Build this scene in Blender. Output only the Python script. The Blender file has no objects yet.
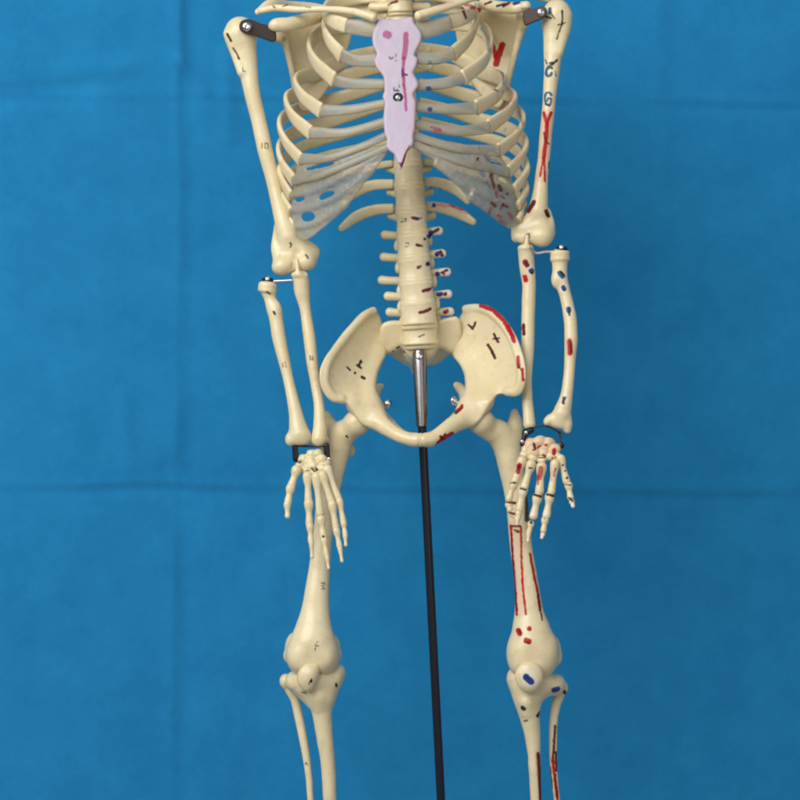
import bpy, math, time
import numpy as np
rng = np.random.default_rng(7)
PI = math.pi
# ------------------------------------------------------------------ units
# everything is drawn in "design units" (x to the right, y down, d = depth away
# from the viewer); one unit is 0.7 mm on the plane d = 0 of the model.
S = 0.0007
D = 2300.0
ZB = 1000.0
def wp(p):
    p = np.asarray(p, float)
    f = (D + p[..., 2]) / D
    return np.stack([(p[..., 0] - 400) * f, p[..., 2], (ZB - 400) + (400 - p[..., 1]) * f], -1)
def des(P):
    f = (D + P[:, 1]) / D
    return 400 + P[:, 0] / f, 400 - (P[:, 2] - (ZB - 400)) / f

scene = bpy.context.scene
col = scene.collection

# ------------------------------------------------------------------ noise
_nd = rng.normal(size=(14, 3)); _nd /= np.linalg.norm(_nd, axis=1)[:, None]
_np = rng.uniform(0, 6.28, 14)
def wob(P, wl):
    r = np.zeros(len(P))
    for i in range(7):
        r += np.sin(P @ (_nd[i] * (6.28 / wl * (0.7 + 0.12 * i))) + _np[i]
                    + 1.3 * np.sin(P @ (_nd[i + 7] * (6.28 / wl * 0.55)) + _np[i + 7]))
    return r / 7

# ------------------------------------------------------------------ sdf primitives
def cr(pts, sub):
    pts = np.asarray(pts, float)
    if len(pts) < 3 or sub < 2:
        if sub < 2: return pts
        t = np.linspace(0, 1, sub * (len(pts) - 1) + 1)
        return np.stack([np.interp(t, np.linspace(0, 1, len(pts)), pts[:, k]) for k in range(pts.shape[1])], 1)
    q = np.vstack([2 * pts[0] - pts[1], pts, 2 * pts[-1] - pts[-2]])
    out = []
    for i in range(1, len(q) - 2):
        p0, p1, p2, p3 = q[i - 1], q[i], q[i + 1], q[i + 2]
        for t in np.arange(sub) / sub:
            out.append(.5 * (2 * p1 + (p2 - p0) * t + (2 * p0 - 5 * p1 + 4 * p2 - p3) * t * t + (3 * p1 - p0 - 3 * p2 + p3) * t ** 3))
    out.append(q[-2]); return np.array(out)

class Prim:
    pass
def chain(pts, flat=1.0, sub=7):
    pts = cr(pts, sub); A = wp(pts[:, :3]); R = pts[:, 3]
    o = Prim(); sc = np.array([1, 1 / flat, 1])
    lo = (A - R[:, None] * np.array([1, flat, 1])).min(0); hi = (A + R[:, None] * np.array([1, flat, 1])).max(0)
    As = (A * sc).astype(np.float32); R = R.astype(np.float32)
    def f(P):
        Q = (P * sc).astype(np.float32); d = np.full(len(P), 1e9, np.float32)
        for i in range(len(As) - 1):
            ab = As[i + 1] - As[i]; L = max(ab @ ab, 1e-9)
            v = Q - As[i]; t = np.clip(v @ ab / L, 0, 1)
            d = np.minimum(d, np.linalg.norm(v - t[:, None] * ab, axis=1) - (R[i] + (R[i + 1] - R[i]) * t))
        return (d * min(1, flat)).astype(float)
    o.f = f; o.lo = lo; o.hi = hi; return o
def ell(c, r, rot=0):
    """r = half sizes across, down, in depth; rot turns it in the front plane"""
    o = Prim(); C = wp(c); r = np.array([r[0], r[2], r[1]], float); a = math.radians(rot)
    ca, sa = math.cos(a), math.sin(a)
    def f(P):
        v = P - C
        q = np.stack([v[:, 0] * ca - v[:, 2] * sa, v[:, 1], v[:, 0] * sa + v[:, 2] * ca], 1)
        k = np.linalg.norm(q / r, axis=1); k2 = np.linalg.norm(q / (r * r), axis=1)
        return k * (k - 1) / np.maximum(k2, 1e-6)
    o.f = f; m = r.max() if rot else r; o.lo = C - m; o.hi = C + m; return o
def polysd(x, y, poly):
    poly = np.asarray(poly, float); d = np.full(len(x), 1e18); s = np.ones(len(x))
    n = len(poly); j = n - 1
    for i in range(n):
        ex, ey = poly[j] - poly[i]; wx, wy = x - poly[i, 0], y - poly[i, 1]
        t = np.clip((wx * ex + wy * ey) / (ex * ex + ey * ey + 1e-12), 0, 1)
        d = np.minimum(d, (wx - ex * t) ** 2 + (wy - ey * t) ** 2)
        c1 = y >= poly[i, 1]; c2 = y < poly[j, 1]; c3 = ex * wy > ey * wx
        s = np.where((c1 & c2 & c3) | (~c1 & ~c2 & ~c3), -s, s); j = i
    return s * np.sqrt(d)
def plate(poly, df, th, rd=1.5, slope=1.0, holes=(), smooth=3):
    poly = np.asarray(poly, float)
    if smooth > 1: poly = cr(np.vstack([poly, poly[:1]]), smooth)[:-1]
    o = Prim(); dm = df(poly[:, 0], poly[:, 1]); fm = (D + dm.mean()) / D
    def f(P):
        x = 400 + P[:, 0] / fm; y = 400 - (P[:, 2] - (ZB - 400)) / fm
        a = polysd(x, y, poly) * fm
        for (hx, hy, hr, hs, hrot) in holes:
            c, s_ = math.cos(math.radians(hrot)), math.sin(math.radians(hrot))
            u = (x - hx) * c + (y - hy) * s_; v = -(x - hx) * s_ + (y - hy) * c
            a = np.maximum(a, -((np.sqrt((u / hr) ** 2 + (v / hs) ** 2) - 1) * min(hr, hs)))
        t = th(x, y) if callable(th) else th
        b = (np.abs(P[:, 1] - df(x, y)) - t * .5 * slope) / slope
        A, B = a + rd, b + rd
        return np.sqrt(np.maximum(A, 0) ** 2 + np.maximum(B, 0) ** 2) + np.minimum(np.maximum(A, B), 0) - rd
    o.f = f; w = wp(np.column_stack([poly, dm])); o.lo = w.min(0) - 25; o.hi = w.max(0) + 25; return o
def cyl(c, rx, rd, h, rot=0, waist=.06, rnd=2):
    o = Prim(); C = wp(c); a = math.radians(rot); ca, sa = math.cos(a), math.sin(a)
    def f(P):
        v = P - C; X = v[:, 0] * ca - v[:, 2] * sa; Z = v[:, 0] * sa + v[:, 2] * ca
        w = 1 - waist * np.clip(1 - (Z / (h / 2)) ** 2, 0, 1)
        q = (np.sqrt((X / rx) ** 2 + (v[:, 1] / rd) ** 2) - w) * min(rx, rd) + rnd
        b = np.abs(Z) - h / 2 + rnd
        return np.sqrt(np.maximum(q, 0) ** 2 + np.maximum(b, 0) ** 2) + np.minimum(np.maximum(q, b), 0) - rnd
    o.f = f; m = np.array([rx + 4, rd + 2, h / 2 + 3]); o.lo = C - m; o.hi = C + m; return o
def smin(a, b, k):
    if k <= 0: return np.minimum(a, b)
    h = np.maximum(k - np.abs(a - b), 0) / k
    return np.minimum(a, b) - h * h * k * .25

# ------------------------------------------------------------------ surface extraction
CO = np.array([[i, j, k] for i in (0, 1) for j in (0, 1) for k in (0, 1)])
ED = [(a, b) for a in range(8) for b in range(a + 1, 8) if np.abs(CO[a] - CO[b]).sum() == 1]
def extract(prims, h, amp=0.25, wl=26):
    lo = np.min([p.lo for op, k, p in prims if op == '+'], 0) - 3
    hi = np.max([p.hi for op, k, p in prims if op == '+'], 0) + 3
    def F(P):
        d = None
        for op, k, p in prims:
            v = p.f(P)
            if d is None: d = v
            elif op == '+': d = smin(d, v, k)
            else: d = -smin(-d, v, k)
        if amp: d = d + amp * wob(P, wl) + .4 * amp * wob(P + 57, wl * .42)
        return d
    cs = 5; H = h * cs
    n = np.ceil((hi - lo) / H).astype(int) + 1
    g = [lo[a] + (np.arange(n[a]) + .5) * H for a in range(3)]
    G = np.stack(np.meshgrid(*g, indexing='ij'), -1).reshape(-1, 3)
    cv = F(G).reshape(n)
    near = np.abs(cv) < H * 1.35 + 1.0
    N = n * cs + 1
    V = np.repeat(np.repeat(np.repeat(cv, cs, 0), cs, 1), cs, 2)
    V = np.pad(V, ((0, 1),) * 3, mode='edge')
    M = np.repeat(np.repeat(np.repeat(near, cs, 0), cs, 1), cs, 2)
    M = np.pad(M, ((0, 1),) * 3, mode='edge')
    I = np.argwhere(M)
    V[M] = F(lo + I * h)
    V[0] = V[-1] = 1; V[:, 0] = V[:, -1] = 1; V[:, :, 0] = V[:, :, -1] = 1
    s = V < 0
    cnt = sum(s[c[0]:N[0] - 1 + c[0], c[1]:N[1] - 1 + c[1], c[2]:N[2] - 1 + c[2]].astype(np.int8) for c in CO)
    act = (cnt > 0) & (cnt < 8)
    A = np.argwhere(act)
    cvv = np.stack([V[A[:, 0] + c[0], A[:, 1] + c[1], A[:, 2] + c[2]] for c in CO], 1)
    acc = np.zeros((len(A), 3)); w = np.zeros(len(A))
    for a, b in ED:
        va, vb = cvv[:, a], cvv[:, b]; m = (va < 0) != (vb < 0)
        t = np.where(m, va / np.where(m, va - vb, 1), 0)
        acc += np.where(m[:, None], CO[a] + t[:, None] * (CO[b] - CO[a]), 0); w += m
    verts = lo + (A + acc / w[:, None]) * h
    idx = np.full(act.shape, -1, np.int64); idx[act] = np.arange(len(A))
    quads = []
    for ax in range(3):
        u, v = (ax + 1) % 3, (ax + 2) % 3
        sl0 = [slice(1, -1)] * 3; sl1 = [slice(1, -1)] * 3
        sl0[ax] = slice(0, -1); sl1[ax] = slice(1, None)
        s0, s1 = s[tuple(sl0)], s[tuple(sl1)]
        E = np.argwhere(s0 != s1); fl = s0[s0 != s1]
        off = np.ones(3, int); off[ax] = 0; E = E + off
        du = np.zeros(3, int); du[u] = 1; dv = np.zeros(3, int); dv[v] = 1
        q = [E - du - dv, E - dv, E, E - du]
        q = np.stack([idx[e[:, 0], e[:, 1], e[:, 2]] for e in q], 1)
        q[~fl] = q[~fl][:, ::-1]
        quads.append(q)
    return verts, np.vstack(quads)

# ------------------------------------------------------------------ painted marks
COLS = dict(r=(.40, .004, .008), d=(.10, .006, .010), k=(.014, .012, .010), b=(.008, .035, .20), t=(.008, .10, .19),
            m=(.34, .025, .13), p=(.68, .36, .28), n=(.15, .08, .04), g=(.10, .09, .07), w=(.75, .72, .66), v=(.16, .02, .10))
def paint(P, nrm, marks):
    x, y = des(P); c = np.zeros((len(P), 4)); c[:, :3] = .5
    jit = wob(P, 6.0) * .45 + wob(P + 31, 3.2) * .4
    front = nrm[:, 1] < .3
    for mk in marks:
        cn, w, pts = mk[:3]; op = mk[3] if len(mk) > 3 else .97
        pts = np.asarray(pts, float)
        if len(pts) == 1: d = np.hypot(x - pts[0, 0], y - pts[0, 1])
        else:
            d = np.full(len(P), 1e9)
            for a, b in zip(pts[:-1], pts[1:]):
                e = b - a; t = np.clip(((x - a[0]) * e[0] + (y - a[1]) * e[1]) / (e @ e + 1e-9), 0, 1)
                d = np.minimum(d, np.hypot(x - a[0] - e[0] * t, y - a[1] - e[1] * t))
        al = np.clip((w / 2 - d + jit) / 0.9 + .5, 0, 1) * op * front
        rgb = np.array(COLS[cn])
        na = al + c[:, 3] * (1 - al)
        c[:, :3] = np.where(na[:, None] > 1e-4, (rgb * al[:, None] + c[:, :3] * (c[:, 3] * (1 - al))[:, None]) / np.maximum(na, 1e-4)[:, None], c[:, :3])
        c[:, 3] = na
    return c

# ------------------------------------------------------------------ mesh output
def link(name, verts, faces, mat, parent=None, marks=(), smooth=True):
    verts = np.asarray(verts, float); org = verts.mean(0)
    me = bpy.data.meshes.new(name)
    faces_l = faces.tolist() if isinstance(faces, np.ndarray) else faces
    me.from_pydata(((verts - org) * S).tolist(), [], faces_l)
    if smooth: me.polygons.foreach_set('use_smooth', [True] * len(me.polygons))
    me.update()
    if mat in PAINTED:
        a = me.color_attributes.new('paint', 'FLOAT_COLOR', 'POINT')
        if marks:
            nv = np.zeros(len(verts) * 3); me.vertices.foreach_get('normal', nv)
            a.data.foreach_set('color', paint(verts, nv.reshape(-1, 3), marks).astype(np.float32).ravel())
        else:
            a.data.foreach_set('color', np.tile(np.array([.5, .5, .5, 0], np.float32), len(verts)))
    me.materials.append(M[mat])
    o = bpy.data.objects.new(name, me); col.objects.link(o)
    o.location = (org * S).tolist()
    if parent is not None:
        o.parent = parent
        o.location = (org * S - np.array(ORIG[parent.name])).tolist()
    ORIG[o.name] = org * S
    return o
ORIG = {}
def bone(name, prims, parent, mat='bone', h=0.8, marks=(), amp=.25, wl=26, label=None):
    v, f = extract(prims, h, amp, wl)
    o = link(name, v, f, mat, parent, marks)
    if label: o['label'] = label
    return o
def P_(*a):       # shorthand: union list
    return [('+', 4, p) for p in a]

def loft(name, pts, parent, mat, a, b, axis=None, nseg=22, step=1.2, marks=(), pw=2.6, endround=(1, 0), noise=.06, label=None):
    """flattened strap: half thickness a, half width b (scalars or lists over pts)"""
    pts = np.asarray(pts, float); n = len(pts)
    a = np.full(n, a) if np.isscalar(a) else np.asarray(a, float)
    b = np.full(n, b) if np.isscalar(b) else np.asarray(b, float)
    full = cr(np.column_stack([pts, a, b]), 14)
    W = wp(full[:, :3]); L = np.r_[0, np.cumsum(np.linalg.norm(np.diff(W, axis=0), axis=1))]
    m = max(6, int(L[-1] / step)); t = np.linspace(0, L[-1], m)
    C = np.stack([np.interp(t, L, W[:, k]) for k in range(3)], 1)
    A = np.interp(t, L, full[:, 3]); B = np.interp(t, L, full[:, 4])
    T = np.gradient(C, axis=0); T /= np.linalg.norm(T, axis=1)[:, None]
    ax = wp(axis if axis is not None else (402, 0, 0))
    Nn = C - ax; Nn[:, 2] = 0
    if axis is None: Nn[:, 1] += 10
    Nn -= (Nn * T).sum(1)[:, None] * T; Nn /= np.linalg.norm(Nn, axis=1)[:, None]
    Wd = np.cross(T, Nn)
    th = np.arange(nseg) * 2 * PI / nseg
    ct, st = np.cos(th), np.sin(th)
    ct = np.sign(ct) * np.abs(ct) ** (2 / pw); st = np.sign(st) * np.abs(st) ** (2 / pw)
    sc = np.ones(m)
    r = np.minimum(A, B)
    e = np.clip(t / r.mean(), 0, 1); e2 = np.clip((L[-1] - t) / r.mean(), 0, 1)
    if endround[0]: sc *= np.sqrt(np.clip(1 - (1 - e) ** 2, .05, 1))
    if endround[1]: sc *= np.sqrt(np.clip(1 - (1 - e2) ** 2, .05, 1))
    else: sc *= np.where(t > L[-1] - .1, .86, 1)
    V = C[:, None] + (A * sc)[:, None, None] * ct[None, :, None] * Nn[:, None] + (B * sc)[:, None, None] * st[None, :, None] * Wd[:, None]
    flat = V.reshape(-1, 3)
    flat = flat + (wob(flat, 18) * noise * 6)[:, None] * (flat - np.repeat(C, nseg, 0)) / 8
    F = []
    for i in range(m - 1):
        for j in range(nseg):
            F.append((i * nseg + j, (i + 1) * nseg + j, (i + 1) * nseg + (j + 1) % nseg, i * nseg + (j + 1) % nseg))
    F.append(list(range(nseg))); F.append(list(range((m - 1) * nseg, m * nseg))[::-1])
    # fix winding if inside out
    c0 = flat[F[0][0]]; nrm = np.cross(flat[F[0][1]] - c0, flat[F[0][3]] - c0)
    if nrm @ (c0 - C[0]) < 0: F = [list(q)[::-1] for q in F]
    o = link(name, flat, F, mat, parent, marks)
    if label: o['label'] = label
    return o

def lathe(name, prof, c, axis, parent, mat, seg=28):
    """prof: (radius, along) pairs; axis: direction in world"""
    C = wp(c); ax = np.array(axis, float); ax /= np.linalg.norm(ax)
    u = np.cross(ax, [0, 0, 1.0]) if abs(ax[2]) < .9 else np.cross(ax, [1.0, 0, 0]); u /= np.linalg.norm(u); v = np.cross(ax, u)
    V = []; F = []
    for r, z in prof:
        for k in range(seg):
            t = 2 * PI * k / seg; V.append(C + ax * z + r * (u * math.cos(t) + v * math.sin(t)))
    for i in range(len(prof) - 1):
        for k in range(seg):
            F.append((i * seg + k, i * seg + (k + 1) % seg, (i + 1) * seg + (k + 1) % seg, (i + 1) * seg + k))
    F.append(list(range(seg))[::-1]); F.append(list(range((len(prof) - 1) * seg, len(prof) * seg)))
    o = link(name, V, F, mat, parent)
    try: o.data.set_sharp_from_angle(angle=math.radians(38))
    except Exception: pass
    return o
def screw(c, r, parent, axis=(0, -1, 0), mat='chrome'):
    return lathe('screw', [(r, 0), (r, r * .35), (r * .93, r * .6), (r * .72, r * .8), (r * .42, r * .86), (r * .4, r * .45), (r * .05, r * .42)], c, axis, parent, mat)
def tube(name, pts, r, parent, mat, sub=5):
    return bone(name, [('+', 0, chain([(p[0], p[1], p[2], r) for p in pts], sub=sub))], parent, mat, h=max(.45, r * .32), amp=0)

# ------------------------------------------------------------------ materials
M = {}
PAINTED = ('bone', 'sternum', 'cartilage')
def mat(name):
    m = bpy.data.materials.new(name); m.use_nodes = True; nt = m.node_tree
    return m, nt, nt.nodes, nt.links, nt.nodes['Principled BSDF']
def painted(name, c1, c2, c3, rough, spec=.5, sss=0.0, alpha=None, coat=0.0):
    m, nt, N, L, b = mat(name)
    tc = N.new('ShaderNodeTexCoord')
    g = N.new('ShaderNodeNewGeometry')
    n1 = N.new('ShaderNodeTexNoise'); n1.inputs['Scale'].default_value = 22; n1.inputs['Detail'].default_value = 5
    n2 = N.new('ShaderNodeTexNoise'); n2.inputs['Scale'].default_value = 180; n2.inputs['Detail'].default_value = 4
    L.new(g.outputs['Position'], n1.inputs['Vector']); L.new(g.outputs['Position'], n2.inputs['Vector'])
    r = N.new('ShaderNodeValToRGB'); e = r.color_ramp.elements
    e[0].position = .33; e[0].color = (*c2, 1); e[1].position = .66; e[1].color = (*c1, 1)
    L.new(n1.outputs['Fac'], r.inputs['Fac'])
    mx = N.new('ShaderNodeMix'); mx.data_type = 'RGBA'; mx.inputs[7].default_value = (*c3, 1)
    mr = N.new('ShaderNodeMapRange'); mr.inputs['From Min'].default_value = .55; mr.inputs['From Max'].default_value = .8; mr.inputs['To Max'].default_value = .45
    L.new(n2.outputs['Fac'], mr.inputs['Value']); L.new(mr.outputs['Result'], mx.inputs[0]); L.new(r.outputs['Color'], mx.inputs[6])
    at = N.new('ShaderNodeAttribute'); at.attribute_name = 'paint'
    px = N.new('ShaderNodeMix'); px.data_type = 'RGBA'
    L.new(at.outputs['Alpha'], px.inputs[0]); L.new(mx.outputs[2], px.inputs[6]); L.new(at.outputs['Color'], px.inputs[7])
    L.new(px.outputs[2], b.inputs['Base Color'])
    sp = N.new('ShaderNodeMath'); sp.operation = 'MULTIPLY_ADD'; sp.inputs[1].default_value = -.75 * spec; sp.inputs[2].default_value = spec
    L.new(at.outputs['Alpha'], sp.inputs[0]); L.new(sp.outputs[0], b.inputs['Specular IOR Level'])
    if sss:
        ss = N.new('ShaderNodeMath'); ss.operation = 'MULTIPLY_ADD'; ss.inputs[1].default_value = -sss; ss.inputs[2].default_value = sss
        L.new(at.outputs['Alpha'], ss.inputs[0]); L.new(ss.outputs[0], b.inputs['Subsurface Weight'])
    rr = N.new('ShaderNodeMapRange'); rr.inputs['To Min'].default_value = rough - .08; rr.inputs['To Max'].default_value = rough + .1
    L.new(n2.outputs['Fac'], rr.inputs['Value']); L.new(rr.outputs['Result'], b.inputs['Roughness'])
    if sss:
        b.inputs['Subsurface Weight'].default_value = sss; b.inputs['Subsurface Radius'].default_value = (1, .6, .3); b.inputs['Subsurface Scale'].default_value = .003
    bp = N.new('ShaderNodeBump'); bp.inputs['Strength'].default_value = .18; bp.inputs['Distance'].default_value = .0006
    n3 = N.new('ShaderNodeTexNoise'); n3.inputs['Scale'].default_value = 420; n3.inputs['Detail'].default_value = 3
    L.new(g.outputs['Position'], n3.inputs['Vector']); L.new(n3.outputs['Fac'], bp.inputs['Height']); L.new(bp.outputs['Normal'], b.inputs['Normal'])
    if alpha is not None:
        ma = N.new('ShaderNodeMath'); ma.operation = 'MULTIPLY_ADD'; ma.use_clamp = True
        ma.inputs[1].default_value = 1.0; ma.inputs[2].default_value = alpha
        na = N.new('ShaderNodeMath'); na.operation = 'MULTIPLY_ADD'; na.inputs[1].default_value = .35; na.inputs[2].default_value = alpha - .17
        L.new(n1.outputs['Fac'], na.inputs[0]); L.new(na.outputs[0], ma.inputs[2])
        L.new(at.outputs['Alpha'], ma.inputs[0]); L.new(ma.outputs[0], b.inputs['Alpha'])
    M[name] = m
painted('bone', (.755, .655, .425), (.685, .57, .34), (.50, .36, .18), .29, .5, .15)
painted('sternum', (.52, .45, .54), (.47, .40, .50), (.55, .40, .48), .42, .45, .1)
painted('cartilage', (.44, .41, .31), (.36, .33, .25), (.52, .48, .38), .24, .55, 0, alpha=.58)
def metal(name, c, rough, metallic=1.0, sc=300):
    m, nt, N, L, b = mat(name)
    g = N.new('ShaderNodeNewGeometry'); n = N.new('ShaderNodeTexNoise'); n.inputs['Scale'].default_value = sc; n.inputs['Detail'].default_value = 4
    L.new(g.outputs['Position'], n.inputs['Vector'])
    r = N.new('ShaderNodeMapRange'); r.inputs['To Min'].default_value = max(.03, rough - .1); r.inputs['To Max'].default_value = rough + .12
    L.new(n.outputs['Fac'], r.inputs['Value']); L.new(r.outputs['Result'], b.inputs['Roughness'])
    cr_ = N.new('ShaderNodeValToRGB'); cr_.color_ramp.elements[0].color = (*[x * .8 for x in c], 1); cr_.color_ramp.elements[1].color = (*c, 1)
    L.new(n.outputs['Fac'], cr_.inputs['Fac']); L.new(cr_.outputs['Color'], b.inputs['Base Color'])
    b.inputs['Metallic'].default_value = metallic; M[name] = m
    if metallic < .3: b.inputs['Specular IOR Level'].default_value = .2
metal('chrome', (.72, .72, .74), .14)
metal('steel', (.27, .25, .25), .26)
metal('bracket', (.075, .052, .046), .5, .15)
metal('black_metal', (.014, .014, .018), .28, .3)
metal('black_rod', (.014, .016, .024), .26, .35)

# cloth
m, nt, N, L, b = mat('cloth'); M['cloth'] = m
g = N.new('ShaderNodeNewGeometry')
n1 = N.new('ShaderNodeTexNoise'); n1.inputs['Scale'].default_value = 26; n1.inputs['Detail'].default_value = 7; n1.inputs['Roughness'].default_value = .62
n2 = N.new('ShaderNodeTexNoise'); n2.inputs['Scale'].default_value = 160; n2.inputs['Detail'].default_value = 5; n2.inputs['Roughness'].default_value = .7
L.new(g.outputs['Position'], n1.inputs['Vector']); L.new(g.outputs['Position'], n2.inputs['Vector'])
ad = N.new('ShaderNodeMath'); ad.operation = 'MULTIPLY_ADD'; ad.inputs[1].default_value = .45
L.new(n2.outputs['Fac'], ad.inputs[0]); L.new(n1.outputs['Fac'], ad.inputs[2])
r = N.new('ShaderNodeValToRGB'); r.color_ramp.elements[0].position = .45; r.color_ramp.elements[1].position = 1.0
r.color_ramp.elements[0].color = (.010, .192, .435, 1); r.color_ramp.elements[1].color = (.016, .246, .52, 1)
L.new(ad.outputs[0], r.inputs['Fac']); L.new(r.outputs['Color'], b.inputs['Base Color'])
b.inputs['Roughness'].default_value = .85; b.inputs['Specular IOR Level'].default_value = .12
b.inputs['Sheen Weight'].default_value = .08
w1 = N.new('ShaderNodeTexWave'); w1.inputs['Scale'].default_value = 330; w1.bands_direction = 'X'; w1.inputs['Distortion'].default_value = 1.5; w1.inputs['Detail'].default_value = 2
w2 = N.new('ShaderNodeTexWave'); w2.inputs['Scale'].default_value = 330; w2.bands_direction = 'Z'; w2.inputs['Distortion'].default_value = 1.5; w2.inputs['Detail'].default_value = 2
L.new(g.outputs['Position'], w1.inputs['Vector']); L.new(g.outputs['Position'], w2.inputs['Vector'])
a2 = N.new('ShaderNodeMath'); a2.operation = 'ADD'; L.new(w1.outputs['Fac'], a2.inputs[0]); L.new(w2.outputs['Fac'], a2.inputs[1])
a3 = N.new('ShaderNodeMath'); a3.operation = 'ADD'; L.new(a2.outputs[0], a3.inputs[0]); L.new(n2.outputs['Fac'], a3.inputs[1])
bp = N.new('ShaderNodeBump'); bp.inputs['Strength'].default_value = .45; bp.inputs['Distance'].default_value = .0007
L.new(a3.outputs[0], bp.inputs['Height']); L.new(bp.outputs['Normal'], b.inputs['Normal'])

# ------------------------------------------------------------------ backdrop
def backdrop():
    d0 = 320.0; st = 3.5
    xs = np.arange(-460, 1261, st); ys = np.arange(-460, 1261, st)
    X, Y = np.meshgrid(xs, ys)
    P2 = np.stack([X.ravel(), np.zeros(X.size), Y.ravel()], 1)
    def nz(wl, ox=0): return wob(P2 + ox, wl).reshape(X.shape)
    h = 3.2 * nz(330, 50) + 1.0 * nz(120, 400) + .32 * nz(45, 90) + .12 * nz(22, 190)
    def fold(t, w, amp, sgn):      # pressed fold: narrow ridge with a shallow valley beside it
        return sgn * amp * (np.exp(-np.abs(t) / w) - .6 * np.exp(-((t - 2.2 * w) / (1.6 * w)) ** 2))
    k1 = .7 + .7 * nz(130, 10); k2 = .7 + .7 * nz(140, 700); k3 = 1.0 + .8 * nz(120, 300)
    wy = 4 * nz(200, 33) + 1.2 * nz(50, 60); wx = 4 * nz(220, 77) + 1.5 * nz(50, 61)
    h += fold(Y - (98 + wy + .01 * (X - 400)), 3.5, 2.2, 1) * k1
    h += fold(Y - (487 + wy + .012 * (X - 400)), 3.5, 2.4, 1) * k2
    h += fold(X - (180 + wx - .01 * Y), 6, 2.5, 1) * k3
    h += fold(X - (652 + wx), 6, 1.6, -1) * k2
    h += fold(X - (405 + wx), 6, .6, 1) * k1
    # facets between the folds lean slightly different ways
    h += 2.6 * np.abs(((X - 180) / 236 + 1) % 2 - 1) + 2.2 * np.abs(((Y - 98) / 195 + 1) % 2 - 1)
    def wr(x0, y0, x1, y1, w, amp):
        ex, ey = x1 - x0, y1 - y0; L2 = ex * ex + ey * ey
        t = ((X - x0) * ex + (Y - y0) * ey) / L2; tc = np.clip(t, 0, 1)
        s = ((X - x0) * ey - (Y - y0) * ex) / math.sqrt(L2)
        d = np.hypot(X - x0 - tc * ex, Y - y0 - tc * ey)
        return 1.7 * amp * np.exp(-(d / w) ** 2) * (1 + np.clip(s / w, -1, 1)) * np.clip(1.15 - tc * .6, 0, 1)
    h += wr(172, -10, 178, 62, 8, 2.0) + wr(178, 62, 204, 92, 6, 2.2) + wr(224, 55, 226, 135, 9, 1.6)
    h += wr(130, 60, 60, 66, 12, 1.5) + wr(0, 100, 90, 92, 12, -1.8) + wr(165, 470, 190, 640, 14, -1.7) + wr(120, 400, 125, 470, 10, 1.4)
    h += wr(640, 400, 655, 480, 12, 1.3) + wr(650, 0, 648, 95, 14, 1.4) + wr(520, 490, 800, 488, 9, 1.1) + wr(330, 560, 400, 800, 40, -2)
    W = wp(np.stack([X.ravel(), Y.ravel(), d0 - h.ravel()], 1))
    ny, nx = X.shape
    i = np.arange(ny * nx).reshape(ny, nx)
    F = np.stack([i[:-1, :-1], i[1:, :-1], i[1:, 1:], i[:-1, 1:]], -1).reshape(-1, 4)
    o = link('backdrop', W, F, 'cloth')
    o['kind'] = 'structure'; o['label'] = 'creased bright blue cloth hung behind the skeleton'
backdrop()

# ------------------------------------------------------------------ the skeleton
def empty(name, loc, label, cat):
    o = bpy.data.objects.new(name, None); o.empty_display_size = .05; col.objects.link(o); o.location = loc
    o['label'] = label; o['category'] = cat; ORIG[name] = np.array(loc); return o
SK = empty('skeleton_model', (0, 0, 0.07), 'ivory plastic anatomical skeleton with painted muscle marks hanging in front of the blue cloth', 'skeleton')

# ---- chest front surface
def cf(x, y):
    A = 62 + 30 * np.clip(np.asarray(y, float), -20, 170) / 150
    u = (np.asarray(x, float) - 402) / 128
    return 20 - A * np.sqrt(np.clip(1 - u * u, .04, 1))

# ---- spine
def spx(y): return float(np.interp(y, [-40, 0, 100, 175, 210, 260, 300, 335, 350], [399, 399.5, 404, 408.5, 411, 414, 417.5, 420, 420.5]))
def spd(y): return float(np.interp(y, [-40, 30, 100, 180, 250, 310, 350], [15, 36, 46, 34, 14, 6, 18]))
lev = [-34, -18, -2, 14, 30, 47, 64, 82, 101, 121, 141, 163, 186, 210, 233.5, 258, 281, 304, 326, 346]
wid = [13, 13, 13, 12.5, 12.5, 12.5, 13, 13, 13.5, 14, 14.5, 15.3, 16, 16.4, 16.8, 17.3, 17.8, 19, 18.6]
tpl = {14: (386, 235), 15: (385, 257), 16: (383, 280), 17: (389, 296), 18: (391, 312)}
tpr = {14: (437, 231), 15: (440, 253.5), 16: (445, 272), 17: (446, 294), 18: (448, 311.5)}
vmarks = {
 13: [('w', 8, [(414, 218), (420, 219)], .5), ('d', 3.4, [(414, 218), (418, 219)]), ('r', 2.6, [(412, 217.5)]), ('k', 1, [(401, 222), (406, 221), (406, 218.5), (402.5, 219)]), ('k', 2, [(421, 218)])],
 14: [('d', 3.2, [(417, 245), (420, 245.5)]), ('k', 2, [(422, 246)]), ('g', 1, [(405, 247), (409, 246), (409, 243), (406, 243)]), ('b', 3, [(425, 239)])],
 15: [('b', 4.4, [(427.5, 264)]), ('d', 4, [(418.5, 267.5)]), ('k', 2.2, [(421, 266)]), ('d', 3, [(428, 263)]), ('b', 2, [(429, 265)])],
 16: [('d', 3.4, [(423, 291), (430, 289)]), ('r', 2, [(427, 291)]), ('k', 1.8, [(432, 287)])],
 17: [('d', 3.4, [(420, 312.5), (425, 311.5), (430, 309)])],
 18: [('k', 1.6, [(419, 337), (424, 334.5)])],
 1: [('d', 3, [(392, -3), (396, -4)])], 2: [('d', 2.6, [(391, 3), (397, 1.5)]), ('r', 2.4, [(396, 0)]), ('k', 1.6, [(389, 5)])],
}
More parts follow.
